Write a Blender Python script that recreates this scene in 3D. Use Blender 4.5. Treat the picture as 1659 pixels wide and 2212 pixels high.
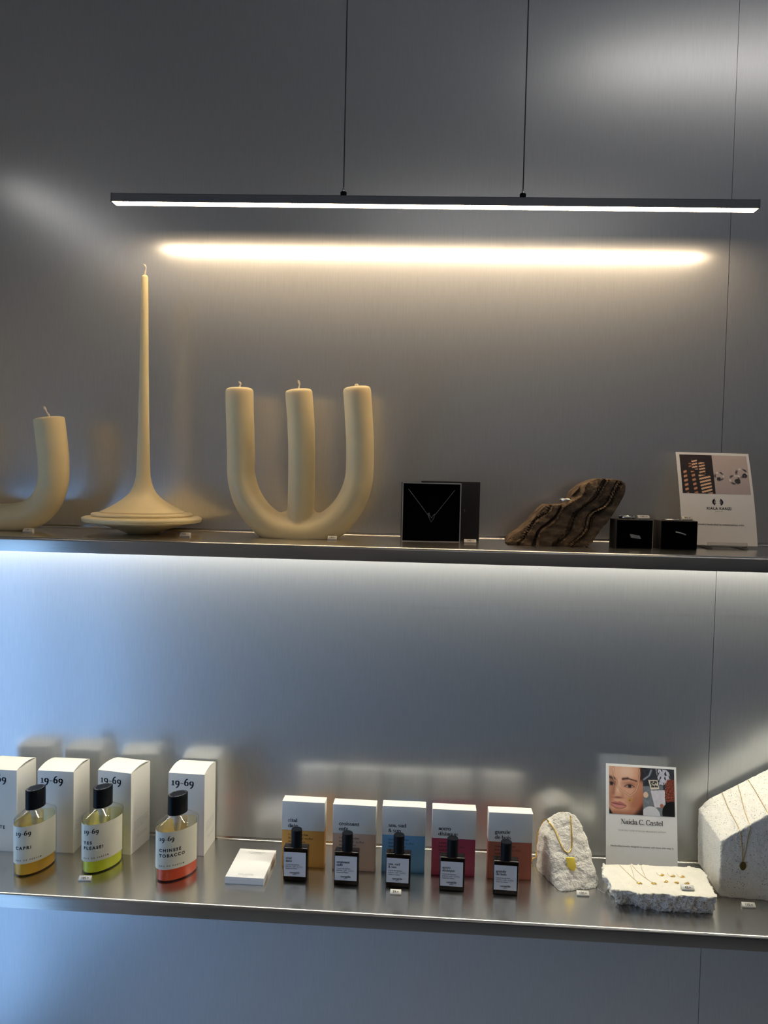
import bpy, bmesh, math, random
from mathutils import Vector, Matrix, noise
from mathutils.bvhtree import BVHTree

for _o in list(bpy.data.objects):
    bpy.data.objects.remove(_o, do_unlink=True)
SC = bpy.context.scene
COL = SC.collection
PI = math.pi
rnd = random.Random(7)

# ------------------------------------------------------------------ camera
cam_d = bpy.data.cameras.new('camera')
cam_d.sensor_fit = 'HORIZONTAL'
cam_d.sensor_width = 36.0
cam_d.lens = 36.0535
cam_d.clip_start = 0.02
cam = bpy.data.objects.new('camera', cam_d)
COL.objects.link(cam)
_r = Vector((0.9977388, 0.0635868, 0.0217721))
_f = Vector((-0.0625946, 0.9970876, -0.0435680))
_u = Vector((-0.0244791, 0.0421067, 0.9988132))
cam.matrix_world = Matrix(((_r.x, _u.x, -_f.x, 0.0), (_r.y, _u.y, -_f.y, -1.2), (_r.z, _u.z, -_f.z, 1.45), (0, 0, 0, 1)))
SC.camera = cam

# ------------------------------------------------------------------ world, daylight, exposure
SKY = (0.33, 0.57, 1.0)
SKY_STRENGTH = 2.55
world = bpy.data.worlds.new('daylight')
SC.world = world
world.use_nodes = True
_bg = world.node_tree.nodes['Background']
_bg.inputs['Color'].default_value = (*SKY, 1)
_bg.inputs['Strength'].default_value = SKY_STRENGTH
SC.view_settings.view_transform = 'Standard'
SC.view_settings.look = 'None'
SC.view_settings.exposure = 0.35
SC.view_settings.gamma = 1.0
SC.view_settings.use_curve_mapping = False
SC.cycles.max_bounces = 7
SC.cycles.diffuse_bounces = 3
SC.cycles.glossy_bounces = 4
SC.cycles.transmission_bounces = 4
SC.cycles.transparent_max_bounces = 16
SC.cycles.sample_clamp_indirect = 6.0
SC.cycles.adaptive_threshold = 0.03
SC.cycles.use_light_tree = False
LAMP_COL, LAMP_STR = (1.0, 0.745, 0.48), 34.0
STRIP_COL, STRIP_STR = (1.0, 0.93, 0.76), 48.0
CEIL_COL, CEIL_STR = (1.0, 0.93, 0.86), 10.0

# shop window portal: tells the sampler where the daylight enters
PX, PY0, PY1, PZ0, PZ1 = -0.90, -1.15, -0.21, 0.01, 1.44
_pd = bpy.data.lights.new('window_portal', 'AREA')
_pd.shape = 'RECTANGLE'
_pd.size = PY1 - PY0
_pd.size_y = PZ1 - PZ0
_pd.cycles.is_portal = True
_po = bpy.data.objects.new('window_portal', _pd)
COL.objects.link(_po)
_po.matrix_world = Matrix(((0, 0, -1, PX - 0.02), (1, 0, 0, (PY0 + PY1) / 2), (0, 1, 0, (PZ0 + PZ1) / 2), (0, 0, 0, 1)))

Z1 = 1.3600     # top of the upper shelf
Z2 = 0.8640     # top of the lower shelf
SD = 0.193      # shelf depth


# ------------------------------------------------------------------ node helpers / materials
def new_mat(name):
    m = bpy.data.materials.new(name)
    m.use_nodes = True
    nt = m.node_tree
    b = nt.nodes['Principled BSDF']
    return m, nt, b


def pmat(name, col, rough=0.5, metal=0.0, spec=0.5, bump=None, var=0.0, var_scale=60.0, sss=0.0, sss_r=(0.02, 0.012, 0.006),
         trans=0.0, ior=1.45, coat=0.0, alpha=1.0):
    m, nt, b = new_mat(name)
    b.inputs['Base Color'].default_value = (*col, 1)
    b.inputs['Roughness'].default_value = rough
    b.inputs['Metallic'].default_value = metal
    b.inputs['Specular IOR Level'].default_value = spec
    b.inputs['IOR'].default_value = ior
    b.inputs['Transmission Weight'].default_value = trans
    b.inputs['Coat Weight'].default_value = coat
    b.inputs['Alpha'].default_value = alpha
    if sss:
        b.inputs['Subsurface Weight'].default_value = sss
        b.inputs['Subsurface Radius'].default_value = sss_r
        b.inputs['Subsurface Scale'].default_value = 1.0
    if var or bump:
        tc = nt.nodes.new('ShaderNodeTexCoord')
    if var:
        n = nt.nodes.new('ShaderNodeTexNoise')
        n.inputs['Scale'].default_value = var_scale
        n.inputs['Detail'].default_value = 4
        nt.links.new(tc.outputs['Object'], n.inputs['Vector'])
        mx = nt.nodes.new('ShaderNodeMix')
        mx.data_type = 'RGBA'
        mx.inputs[6].default_value = (*[c * (1 - var) for c in col], 1)
        mx.inputs[7].default_value = (*[min(1, c * (1 + var)) for c in col], 1)
        nt.links.new(n.outputs['Fac'], mx.inputs[0])
        nt.links.new(mx.outputs[2], b.inputs['Base Color'])
    if bump:
        sc, st, dist = bump
        n = nt.nodes.new('ShaderNodeTexNoise')
        n.inputs['Scale'].default_value = sc
        n.inputs['Detail'].default_value = 5
        nt.links.new(tc.outputs['Object'], n.inputs['Vector'])
        bp = nt.nodes.new('ShaderNodeBump')
        bp.inputs['Strength'].default_value = st
        bp.inputs['Distance'].default_value = dist
        nt.links.new(n.outputs['Fac'], bp.inputs['Height'])
        nt.links.new(bp.outputs['Normal'], b.inputs['Normal'])
    return m


def emat(name, col, strength):
    m = bpy.data.materials.new(name)
    m.use_nodes = True
    nt = m.node_tree
    nt.nodes.clear()
    e = nt.nodes.new('ShaderNodeEmission')
    e.inputs['Color'].default_value = (*col, 1)
    e.inputs['Strength'].default_value = strength
    o = nt.nodes.new('ShaderNodeOutputMaterial')
    nt.links.new(e.outputs[0], o.inputs['Surface'])
    return m


def brushed(name, col, rough, aniso, stretch, tangent, cvar=0.10, rvar=0.06, bump=0.05, wide=None):
    """brushed metal: streaks of noise stretched along the brushing direction"""
    m, nt, b = new_mat(name)
    L = nt.links.new
    tc = nt.nodes.new('ShaderNodeTexCoord')
    mp = nt.nodes.new('ShaderNodeMapping')
    mp.inputs['Scale'].default_value = stretch
    L(tc.outputs['Object'], mp.inputs['Vector'])
    n = nt.nodes.new('ShaderNodeTexNoise')
    n.inputs['Scale'].default_value = 1.0
    n.inputs['Detail'].default_value = 3.0
    n.inputs['Roughness'].default_value = 0.65
    L(mp.outputs['Vector'], n.inputs['Vector'])
    big = nt.nodes.new('ShaderNodeTexNoise')
    big.inputs['Scale'].default_value = 2.3
    big.inputs['Detail'].default_value = 2.0
    L(tc.outputs['Object'], big.inputs['Vector'])
    mr = nt.nodes.new('ShaderNodeMapRange')
    mr.inputs[1].default_value = 0.25
    mr.inputs[2].default_value = 0.75
    mr.inputs[3].default_value = 1 - cvar
    mr.inputs[4].default_value = 1 + cvar
    L(n.outputs['Fac'], mr.inputs[0])
    hs = nt.nodes.new('ShaderNodeVectorMath')
    hs.operation = 'SCALE'
    hs.inputs[0].default_value = col
    L(mr.outputs[0], hs.inputs['Scale'])
    L(hs.outputs['Vector'], b.inputs['Base Color'])
    rr = nt.nodes.new('ShaderNodeMapRange')
    rr.inputs[1].default_value = 0.25
    rr.inputs[2].default_value = 0.75
    rr.inputs[3].default_value = rough - rvar
    rr.inputs[4].default_value = rough + rvar
    ad = nt.nodes.new('ShaderNodeMath')
    ad.operation = 'MULTIPLY_ADD'
    L(n.outputs['Fac'], ad.inputs[0])
    ad.inputs[1].default_value = 0.6
    sc = nt.nodes.new('ShaderNodeMath')
    sc.operation = 'MULTIPLY'
    L(big.outputs['Fac'], sc.inputs[0])
    sc.inputs[1].default_value = 0.4
    L(sc.outputs[0], ad.inputs[2])
    L(ad.outputs[0], rr.inputs[0])
    L(rr.outputs[0], b.inputs['Roughness'])
    b.inputs['Metallic'].default_value = 1.0
    b.inputs['Anisotropic'].default_value = aniso
    cv = nt.nodes.new('ShaderNodeCombineXYZ')
    for i in range(3):
        cv.inputs[i].default_value = tangent[i]
    L(cv.outputs[0], b.inputs['Tangent'])
    if bump:
        bp = nt.nodes.new('ShaderNodeBump')
        bp.inputs['Strength'].default_value = bump
        bp.inputs['Distance'].default_value = 0.0006
        L(n.outputs['Fac'], bp.inputs['Height'])
        L(bp.outputs['Normal'], b.inputs['Normal'])
    if wide:
        # the coarse part of the brushing: a second, wider lobe
        wr, wa, wf_ = wide
        b2 = nt.nodes.new('ShaderNodeBsdfPrincipled')
        b2.inputs['Metallic'].default_value = 1.0
        b2.inputs['Roughness'].default_value = wr
        b2.inputs['Anisotropic'].default_value = wa
        L(cv.outputs[0], b2.inputs['Tangent'])
        L(hs.outputs['Vector'], b2.inputs['Base Color'])
        ms = nt.nodes.new('ShaderNodeMixShader')
        ms.inputs[0].default_value = wf_
        L(b.outputs[0], ms.inputs[1])
        L(b2.outputs[0], ms.inputs[2])
        L(ms.outputs[0], nt.nodes['Material Output'].inputs['Surface'])
    return m


def stone_mat(name, col, dark, speck=0.5, bump=0.6, scale=1.0, rough=0.92):
    m, nt, b = new_mat(name)
    L = nt.links.new
    b.inputs['Roughness'].default_value = rough
    b.inputs['Specular IOR Level'].default_value = 0.25
    tc = nt.nodes.new('ShaderNodeTexCoord')
    n1 = nt.nodes.new('ShaderNodeTexNoise')
    n1.inputs['Scale'].default_value = 90 * scale
    n1.inputs['Detail'].default_value = 6
    L(tc.outputs['Object'], n1.inputs['Vector'])
    v = nt.nodes.new('ShaderNodeTexVoronoi')
    v.inputs['Scale'].default_value = 520 * scale
    wob = nt.nodes.new('ShaderNodeTexNoise')
    wob.inputs['Scale'].default_value = 420 * scale
    L(tc.outputs['Object'], wob.inputs['Vector'])
    wm = nt.nodes.new('ShaderNodeVectorMath')
    wm.operation = 'MULTIPLY_ADD'
    wm.inputs[1].default_value = (0.0022, 0.0022, 0.0022)
    L(wob.outputs['Color'], wm.inputs[0])
    L(tc.outputs['Object'], wm.inputs[2])
    L(wm.outputs['Vector'], v.inputs['Vector'])
    n2 = nt.nodes.new('ShaderNodeTexNoise')
    n2.inputs['Scale'].default_value = 520 * scale
    n2.inputs['Detail'].default_value = 2
    L(tc.outputs['Object'], n2.inputs['Vector'])
    # pits: small voronoi cells, only some of them
    pit = nt.nodes.new('ShaderNodeMapRange')
    pit.inputs[1].default_value = 0.10
    pit.inputs[2].default_value = 0.30
    L(v.outputs['Distance'], pit.inputs[0])
    sel = nt.nodes.new('ShaderNodeMath')
    sel.operation = 'GREATER_THAN'
    sel.inputs[1].default_value = 1 - speck * 0.5
    L(v.outputs['Color'], sel.inputs[0])
    inv = nt.nodes.new('ShaderNodeMath')
    inv.operation = 'SUBTRACT'
    inv.inputs[0].default_value = 1.0
    L(pit.outputs[0], inv.inputs[1])
    pm = nt.nodes.new('ShaderNodeMath')
    pm.operation = 'MULTIPLY'
    L(inv.outputs[0], pm.inputs[0])
    L(sel.outputs[0], pm.inputs[1])
    mx = nt.nodes.new('ShaderNodeMix')
    mx.data_type = 'RGBA'
    mx.inputs[6].default_value = (*[c * 0.90 for c in col], 1)
    mx.inputs[7].default_value = (*[min(1, c * 1.06) for c in col], 1)
    L(n1.outputs['Fac'], mx.inputs[0])
    m2 = nt.nodes.new('ShaderNodeMix')
    m2.data_type = 'RGBA'
    L(pm.outputs[0], m2.inputs[0])
    L(mx.outputs[2], m2.inputs[6])
    m2.inputs[7].default_value = (*dark, 1)
    L(m2.outputs[2], b.inputs['Base Color'])
    h = nt.nodes.new('ShaderNodeMath')
    h.operation = 'SUBTRACT'
    L(n2.outputs['Fac'], h.inputs[0])
    L(pm.outputs[0], h.inputs[1])
    bp = nt.nodes.new('ShaderNodeBump')
    bp.inputs['Strength'].default_value = bump
    bp.inputs['Distance'].default_value = 0.0012
    L(h.outputs[0], bp.inputs['Height'])
    L(bp.outputs['Normal'], b.inputs['Normal'])
    return m


def clear_mat(name, tint=(1, 1, 1), rough=0.03, ior=1.45, edge=(0.75, 0.78, 0.76)):
    """thin clear glass or acrylic: transparent body with fresnel gloss"""
    m = bpy.data.materials.new(name)
    m.use_nodes = True
    nt = m.node_tree
    nt.nodes.clear()
    L = nt.links.new
    t = nt.nodes.new('ShaderNodeBsdfTransparent')
    t.inputs['Color'].default_value = (*tint, 1)
    t2 = nt.nodes.new('ShaderNodeBsdfTransparent')
    t2.inputs['Color'].default_value = (*edge, 1)
    lw = nt.nodes.new('ShaderNodeLayerWeight')
    lw.inputs['Blend'].default_value = 0.35
    tm = nt.nodes.new('ShaderNodeMixShader')
    L(lw.outputs['Facing'], tm.inputs[0])
    L(t.outputs[0], tm.inputs[1])
    L(t2.outputs[0], tm.inputs[2])
    g = nt.nodes.new('ShaderNodeBsdfGlossy')
    g.inputs['Roughness'].default_value = rough
    # Schlick fresnel, the same on both sides of the thin wall
    lf = nt.nodes.new('ShaderNodeLayerWeight')
    lf.inputs['Blend'].default_value = 0.5
    pw = nt.nodes.new('ShaderNodeMath')
    pw.operation = 'POWER'
    pw.inputs[1].default_value = 5.0
    L(lf.outputs['Facing'], pw.inputs[0])
    f = nt.nodes.new('ShaderNodeMath')
    f.operation = 'MULTIPLY_ADD'
    f0 = ((ior - 1) / (ior + 1)) ** 2
    f.inputs[1].default_value = 1 - f0
    f.inputs[2].default_value = f0
    L(pw.outputs[0], f.inputs[0])
    mx = nt.nodes.new('ShaderNodeMixShader')
    L(f.outputs[0], mx.inputs[0])
    L(tm.outputs[0], mx.inputs[1])
    L(g.outputs[0], mx.inputs[2])
    o = nt.nodes.new('ShaderNodeOutputMaterial')
    L(mx.outputs[0], o.inputs['Surface'])
    return m


M = {}
M['wall_steel'] = brushed('brushed_wall_steel', (0.71, 0.73, 0.757), 0.25, 0.60, (620, 1, 26), (1, 0, 0), cvar=0.05, rvar=0.015, bump=0.0, wide=(0.64, 0.50, 0.38))
M['shelf_steel'] = brushed('brushed_shelf_steel', (0.60, 0.585, 0.55), 0.22, 0.55, (22, 1500, 300), (0, 1, 0), cvar=0.05, rvar=0.02, bump=0.0)
M['gap'] = pmat('dark_gap', (0.05, 0.05, 0.052), 0.6)
M['floor'] = pmat('grey_concrete', (0.32, 0.32, 0.32), 0.45, var=0.12, var_scale=3)
M['ceiling'] = pmat('pale_ceiling', (0.78, 0.76, 0.74), 0.9, var=0.05, var_scale=3)
M['plaster'] = pmat('pale_plaster', (0.80, 0.78, 0.76), 0.9, var=0.06, var_scale=4)
M['frame'] = pmat('dark_frame', (0.05, 0.05, 0.055), 0.4)
M['pane'] = clear_mat('window_glass', (0.97, 0.98, 0.98), 0.01)
M['lamp_metal'] = pmat('anthracite_aluminium', (0.20, 0.20, 0.21), 0.40, metal=0.4, var=0.08, var_scale=200)
M['lamp_diff'] = emat('lamp_diffuser_glow', LAMP_COL, LAMP_STR)
M['strip_diff'] = emat('strip_diffuser_glow', STRIP_COL, STRIP_STR)
M['ceil_diff'] = emat('added_ceiling_glow', CEIL_COL, CEIL_STR)
M['cable'] = pmat('steel_cable', (0.06, 0.06, 0.065), 0.45, metal=0.5)
M['chrome'] = pmat('chrome', (0.75, 0.74, 0.72), 0.18, metal=1.0)
M['wax'] = pmat('cream_wax', (0.94, 0.765, 0.445), 0.42, sss=0.6, sss_r=(0.009, 0.009, 0.009), var=0.05, var_scale=40, bump=(120, 0.08, 0.0006))
M['wick'] = pmat('cotton_wick', (0.88, 0.78, 0.62), 0.9, var=0.1, var_scale=900)
M['white_card'] = pmat('white_carton', (0.77, 0.745, 0.68), 0.55, var=0.02, var_scale=80)
M['paper'] = pmat('white_paper', (0.86, 0.85, 0.83), 0.6, var=0.02, var_scale=120)
M['ink'] = pmat('black_ink', (0.012, 0.012, 0.014), 0.5)
M['grey_ink'] = pmat('grey_ink', (0.30, 0.29, 0.28), 0.6)
M['light_ink'] = pmat('pale_ink', (0.45, 0.45, 0.45), 0.6)
M['black_cap'] = pmat('black_plastic', (0.003, 0.004, 0.006), 0.42, spec=0.16)
M['black_box'] = pmat('black_paperboard', (0.010, 0.010, 0.013), 0.6)
M['foam'] = pmat('black_foam', (0.0015, 0.0015, 0.002), 0.95, spec=0.05)
M['box_edge'] = pmat('grey_board_edge', (0.42, 0.41, 0.40), 0.5)
M['navy_box'] = pmat('dark_navy_board', (0.012, 0.013, 0.017), 0.5)
M['taupe'] = pmat('dark_taupe_board', (0.035, 0.030, 0.026), 0.6)
M['amber_glass'] = pmat('dark_amber_glass', (0.010, 0.005, 0.002), 0.06, coat=0.3)
M['label_grey'] = pmat('white_label', (0.66, 0.66, 0.69), 0.5)
M['orange'] = pmat('orange_board', (0.74, 0.36, 0.07), 0.55, var=0.03, var_scale=70)
M['beige'] = pmat('rose_beige_board', (0.60, 0.42, 0.31), 0.55, var=0.03, var_scale=70)
M['blue'] = pmat('sky_blue_board', (0.15, 0.37, 0.62), 0.55, var=0.03, var_scale=70)
M['raspberry'] = pmat('raspberry_board', (0.40, 0.05, 0.10), 0.55, var=0.03, var_scale=70)
M['terracotta'] = pmat('terracotta_board', (0.42, 0.12, 0.075), 0.55, var=0.03, var_scale=70)
M['gold'] = pmat('polished_gold', (0.90, 0.62, 0.20), 0.20, metal=1.0)
M['gold_bright'] = pmat('bright_gold', (1.0, 0.78, 0.12), 0.42, metal=0.75)
M['gold_thin'] = pmat('fine_gold_chain', (0.62, 0.44, 0.20), 0.3, metal=1.0)
M['brass_dark'] = pmat('dark_brass', (0.20, 0.15, 0.055), 0.35, metal=0.9)
M['silver'] = pmat('silver', (0.82, 0.80, 0.76), 0.2, metal=1.0)
M['silver_dim'] = pmat('fine_silver_chain', (0.55, 0.55, 0.55), 0.35, metal=0.9)
M['white_stone'] = stone_mat('white_cut_stone', (0.74, 0.71, 0.62), (0.42, 0.40, 0.35), 0.35, 0.5)
M['rough_stone'] = stone_mat('rough_white_stone', (0.70, 0.67, 0.62), (0.27, 0.26, 0.25), 0.8, 1.0)
M['broken_stone'] = stone_mat('broken_white_stone', (0.62, 0.60, 0.57), (0.17, 0.165, 0.16), 1.5, 1.0, 0.8)
M['block_stone'] = stone_mat('porous_white_stone', (0.72, 0.69, 0.61), (0.26, 0.25, 0.24), 0.8, 1.0, 0.85)
M['tag'] = pmat('milky_plastic', (0.80, 0.78, 0.72), 0.25, trans=0.25)
M['acrylic'] = clear_mat('clear_acrylic', (0.93, 0.93, 0.92), 0.05, 1.45, (0.62, 0.60, 0.58))
M['glass'] = clear_mat('clear_bottle_glass', (1.0, 1.0, 0.985), 0.02, 1.5, (0.90, 0.89, 0.82))
M['back_label'] = pmat('pale_back_label', (0.86, 0.83, 0.70), 0.6)
M['cream_label'] = pmat('cream_label', (0.66, 0.62, 0.50), 0.5, var=0.02, var_scale=60)


def rock_brown():
    m, nt, b = new_mat('brown_layered_rock')
    L = nt.links.new
    b.inputs['Roughness'].default_value = 0.85
    b.inputs['Specular IOR Level'].default_value = 0.3
    tc = nt.nodes.new('ShaderNodeTexCoord')
    mp = nt.nodes.new('ShaderNodeMapping')
    mp.inputs['Rotation'].default_value = (0, math.radians(52), 0)
    mp.inputs['Scale'].default_value = (45, 70, 110)
    L(tc.outputs['Object'], mp.inputs['Vector'])
    n = nt.nodes.new('ShaderNodeTexNoise')
    n.inputs['Scale'].default_value = 1.0
    n.inputs['Detail'].default_value = 6
    L(mp.outputs['Vector'], n.inputs['Vector'])
    n2 = nt.nodes.new('ShaderNodeTexNoise')
    n2.inputs['Scale'].default_value = 260
    n2.inputs['Detail'].default_value = 4
    L(tc.outputs['Object'], n2.inputs['Vector'])
    cr = nt.nodes.new('ShaderNodeValToRGB')
    cr.color_ramp.elements[0].position = 0.30
    cr.color_ramp.elements[0].color = (0.055, 0.038, 0.024, 1)
    cr.color_ramp.elements[1].position = 0.72
    cr.color_ramp.elements[1].color = (0.30, 0.20, 0.105, 1)
    e = cr.color_ramp.elements.new(0.5)
    e.color = (0.15, 0.10, 0.058, 1)
    L(n.outputs['Fac'], cr.inputs[0])
    L(cr.outputs[0], b.inputs['Base Color'])
    a = nt.nodes.new('ShaderNodeMath')
    a.operation = 'ADD'
    L(n.outputs['Fac'], a.inputs[0])
    L(n2.outputs['Fac'], a.inputs[1])
    bp = nt.nodes.new('ShaderNodeBump')
    bp.inputs['Strength'].default_value = 1.0
    bp.inputs['Distance'].default_value = 0.0028
    L(a.outputs[0], bp.inputs['Height'])
    L(bp.outputs['Normal'], b.inputs['Normal'])
    return m


M['brown_rock'] = rock_brown()


def liquid_mat(name, col):
    m = bpy.data.materials.new(name)
    m.use_nodes = True
    nt = m.node_tree
    b = nt.nodes['Principled BSDF']
    b.inputs['Base Color'].default_value = (*col, 1)
    b.inputs['Roughness'].default_value = 0.12
    b.inputs['Transmission Weight'].default_value = 0.0
    return m


def photo_mat():
    m, nt, b = new_mat('printed_photo')
    a = nt.nodes.new('ShaderNodeAttribute')
    a.attribute_name = 'print'
    nt.links.new(a.outputs['Color'], b.inputs['Base Color'])
    b.inputs['Roughness'].default_value = 0.45
    return m


M['photo'] = photo_mat()


# ------------------------------------------------------------------ mesh helpers
class MB:
    def __init__(s):
        s.v, s.f = [], []

    def add(s, vs, fs):
        o = len(s.v)
        s.v += [tuple(p) for p in vs]
        s.f += [tuple(o + i for i in f) for f in fs]
        return s

    def box(s, x0, x1, y0, y1, z0, z1):
        vs = [(x0, y0, z0), (x1, y0, z0), (x1, y1, z0), (x0, y1, z0), (x0, y0, z1), (x1, y0, z1), (x1, y1, z1), (x0, y1, z1)]
        return s.add(vs, [(3, 2, 1, 0), (4, 5, 6, 7), (0, 1, 5, 4), (1, 2, 6, 5), (2, 3, 7, 6), (3, 0, 4, 7)])

    def prism(s, poly, axis, a0, a1):
        """poly: 2D outline; extruded along axis ('x','y','z') from a0 to a1"""
        n = len(poly)

        def mk(p, q, a):
            return {'x': (a, p, q), 'y': (p, a, q), 'z': (p, q, a)}[axis]
        vs = [mk(p, q, a0) for p, q in poly] + [mk(p, q, a1) for p, q in poly]
        fs = [tuple(range(n)), tuple(range(2 * n - 1, n - 1, -1))]
        fs += [(i, i + n, (i + 1) % n + n, (i + 1) % n) for i in range(n)]
        return s.add(vs, fs)

    def lathe(s, prof, n=48, ex=1.0, ey=1.0, c=(0, 0, 0)):
        """prof: (r, z) pairs from bottom to top; r=0 closes"""
        rings = []
        for r, z in prof:
            if r < 1e-7:
                s.v.append((c[0], c[1], c[2] + z))
                rings.append([len(s.v) - 1])
            else:
                b = len(s.v)
                for i in range(n):
                    t = 2 * PI * i / n
                    s.v.append((c[0] + r * ex * math.cos(t), c[1] + r * ey * math.sin(t), c[2] + z))
                rings.append(list(range(b, b + n)))
        for a, b in zip(rings, rings[1:]):
            for i in range(n):
                j = (i + 1) % n
                if len(a) == 1 and len(b) == 1:
                    continue
                if len(a) == 1:
                    s.f.append((a[0], b[j], b[i]))
                elif len(b) == 1:
                    s.f.append((a[i], a[j], b[0]))
                else:
                    s.f.append((a[i], a[j], b[j], b[i]))
        return s

    def tube(s, path, rad, n=10, caps=True, ref=None):
        path = [Vector(p) for p in path]
        if not callable(rad):
            rr = rad
            rad = lambda t: rr
        k = len(path)
        prev = None
        rings = []
        for i, p in enumerate(path):
            d = (path[min(i + 1, k - 1)] - path[max(i - 1, 0)])
            d.normalize()
            if prev is None:
                a = Vector(ref) if ref else (Vector((0, 0, 1)) if abs(d.z) < 0.9 else Vector((1, 0, 0)))
            else:
                a = prev
            a = a - d * a.dot(d)
            a.normalize()
            prev = a
            b = d.cross(a)
            r = rad(i / max(1, k - 1))
            o = len(s.v)
            for j in range(n):
                t = 2 * PI * j / n
                s.v.append(tuple(p + a * (r * math.cos(t)) + b * (r * math.sin(t))))
            rings.append(o)
        for a, b in zip(rings, rings[1:]):
            for j in range(n):
                jj = (j + 1) % n
                s.f.append((a + j, a + jj, b + jj, b + j))
        if caps:
            s.f.append(tuple(rings[0] + j for j in range(n - 1, -1, -1)))
            s.f.append(tuple(rings[-1] + j for j in range(n)))
        return s

    def torus(s, c, R, r, n=32, m=8, axis='z', flat=1.0):
        o = len(s.v)
        for i in range(n):
            t = 2 * PI * i / n
            for j in range(m):
                q = 2 * PI * j / m
                rr = R + r * math.cos(q)
                p = (rr * math.cos(t), rr * math.sin(t), r * flat * math.sin(q))
                if axis == 'y':
                    p = (p[0], p[2], p[1])
                elif axis == 'x':
                    p = (p[2], p[0], p[1])
                s.v.append((c[0] + p[0], c[1] + p[1], c[2] + p[2]))
        for i in range(n):
            for j in range(m):
                a, b = o + i * m + j, o + i * m + (j + 1) % m
                cc, d = o + ((i + 1) % n) * m + (j + 1) % m, o + ((i + 1) % n) * m + j
                s.f.append((a, d, cc, b))
        return s

    def mesh(s, name, bevel=None, smooth=None, recalc=True):
        me = bpy.data.meshes.new(name)
        me.from_pydata(s.v, [], s.f)
        if bevel or recalc:
            bm = bmesh.new()
            bm.from_mesh(me)
            if recalc:
                bmesh.ops.recalc_face_normals(bm, faces=bm.faces)
            if bevel:
                w, seg = bevel[0], bevel[1]
                ang = math.radians(bevel[2] if len(bevel) > 2 else 25)
                ed = [e for e in bm.edges if len(e.link_faces) == 2 and e.calc_face_angle(0) > ang]
                bmesh.ops.bevel(bm, geom=ed, offset=w, segments=seg, profile=0.6, affect='EDGES', clamp_overlap=True)
            bm.to_mesh(me)
            bm.free()
        if smooth is not None:
            me.polygons.foreach_set('use_smooth', [True] * len(me.polygons))
            me.set_sharp_from_angle(angle=math.radians(smooth))
        me.update()
        return me

    def build(s, name, mat, parent=None, bevel=None, smooth=None, recalc=True, loc=None):
        return obj(name, s.mesh(name, bevel, smooth, recalc), mat, parent, loc)


def obj(name, me, mat, parent=None, loc=None):
    o = bpy.data.objects.new(name, me)
    COL.objects.link(o)
    if mat is not None:
        me.materials.clear()
        me.materials.append(M[mat] if isinstance(mat, str) else mat)
    if parent is not None:
        o.parent = parent
    if loc is not None:
        o.location = loc
    return o


def tag(o, label, cat, group=None, kind=None):
    if label:
        o['label'] = label
    if cat:
        o['category'] = cat
    if group:
        o['group'] = group
    if kind:
        o['kind'] = kind
    return o


def thing(name, label, cat, loc=(0, 0, 0), rotz=0.0, group=None):
    o = bpy.data.objects.new(name, None)
    o.empty_display_size = 0.02
    COL.objects.link(o)
    o.location = loc
    o.rotation_euler = (0, 0, rotz)
    return tag(o, label, cat, group)


def struct(o):
    o['kind'] = 'structure'
    return o


def remeshed(mb, voxel, smooth_it=0, name='rock'):
    """voxel remesh of a closed mesh, returns a new mesh"""
    me = mb.mesh(name + '_src')
    o = bpy.data.objects.new('tmp', me)
    COL.objects.link(o)
    md = o.modifiers.new('r', 'REMESH')
    md.mode = 'VOXEL'
    md.voxel_size = voxel
    if smooth_it:
        s = o.modifiers.new('s', 'SMOOTH')
        s.factor = 0.5
        s.iterations = smooth_it
    dg = bpy.context.evaluated_depsgraph_get()
    dg.update()
    out = bpy.data.meshes.new_from_object(o.evaluated_get(dg))
    bpy.data.objects.remove(o, do_unlink=True)
    bpy.data.meshes.remove(me)
    out.name = name
    return out


def smooth_all(me, ang=None):
    me.polygons.foreach_set('use_smooth', [True] * len(me.polygons))
    if ang:
        me.set_sharp_from_angle(angle=math.radians(ang))
    return me


def bvh_of(me, offset=(0, 0, 0)):
    ofs = Vector(offset)
    return BVHTree.FromPolygons([v.co + ofs for v in me.vertices], [tuple(p.vertices) for p in me.polygons])


def catmull(pts, k=8):
    pts = [Vector(p) for p in pts]
    out = []
    n = len(pts)
    for i in range(n - 1):
        p0, p1, p2, p3 = pts[max(i - 1, 0)], pts[i], pts[i + 1], pts[min(i + 2, n - 1)]
        for j in range(k):
            t = j / k
            out.append(0.5 * ((2 * p1) + (p2 - p0) * t + (2 * p0 - 5 * p1 + 4 * p2 - p3) * t * t + (3 * p1 - p0 - 3 * p2 + p3) * t ** 3))
    out.append(pts[-1])
    return out


def ring_pts(cx, cy, rx, ry, a0, a1, n=14):
    return [(cx + rx * math.cos(math.radians(a0 + (a1 - a0) * i / n)), cy + ry * math.sin(math.radians(a0 + (a1 - a0) * i / n))) for i in range(n + 1)]


# ------------------------------------------------------------------ lettering
A_ = ring_pts


def SF(x, y, w=1.7):
    return [(x - w / 2, y), (x + w / 2, y)]


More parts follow.
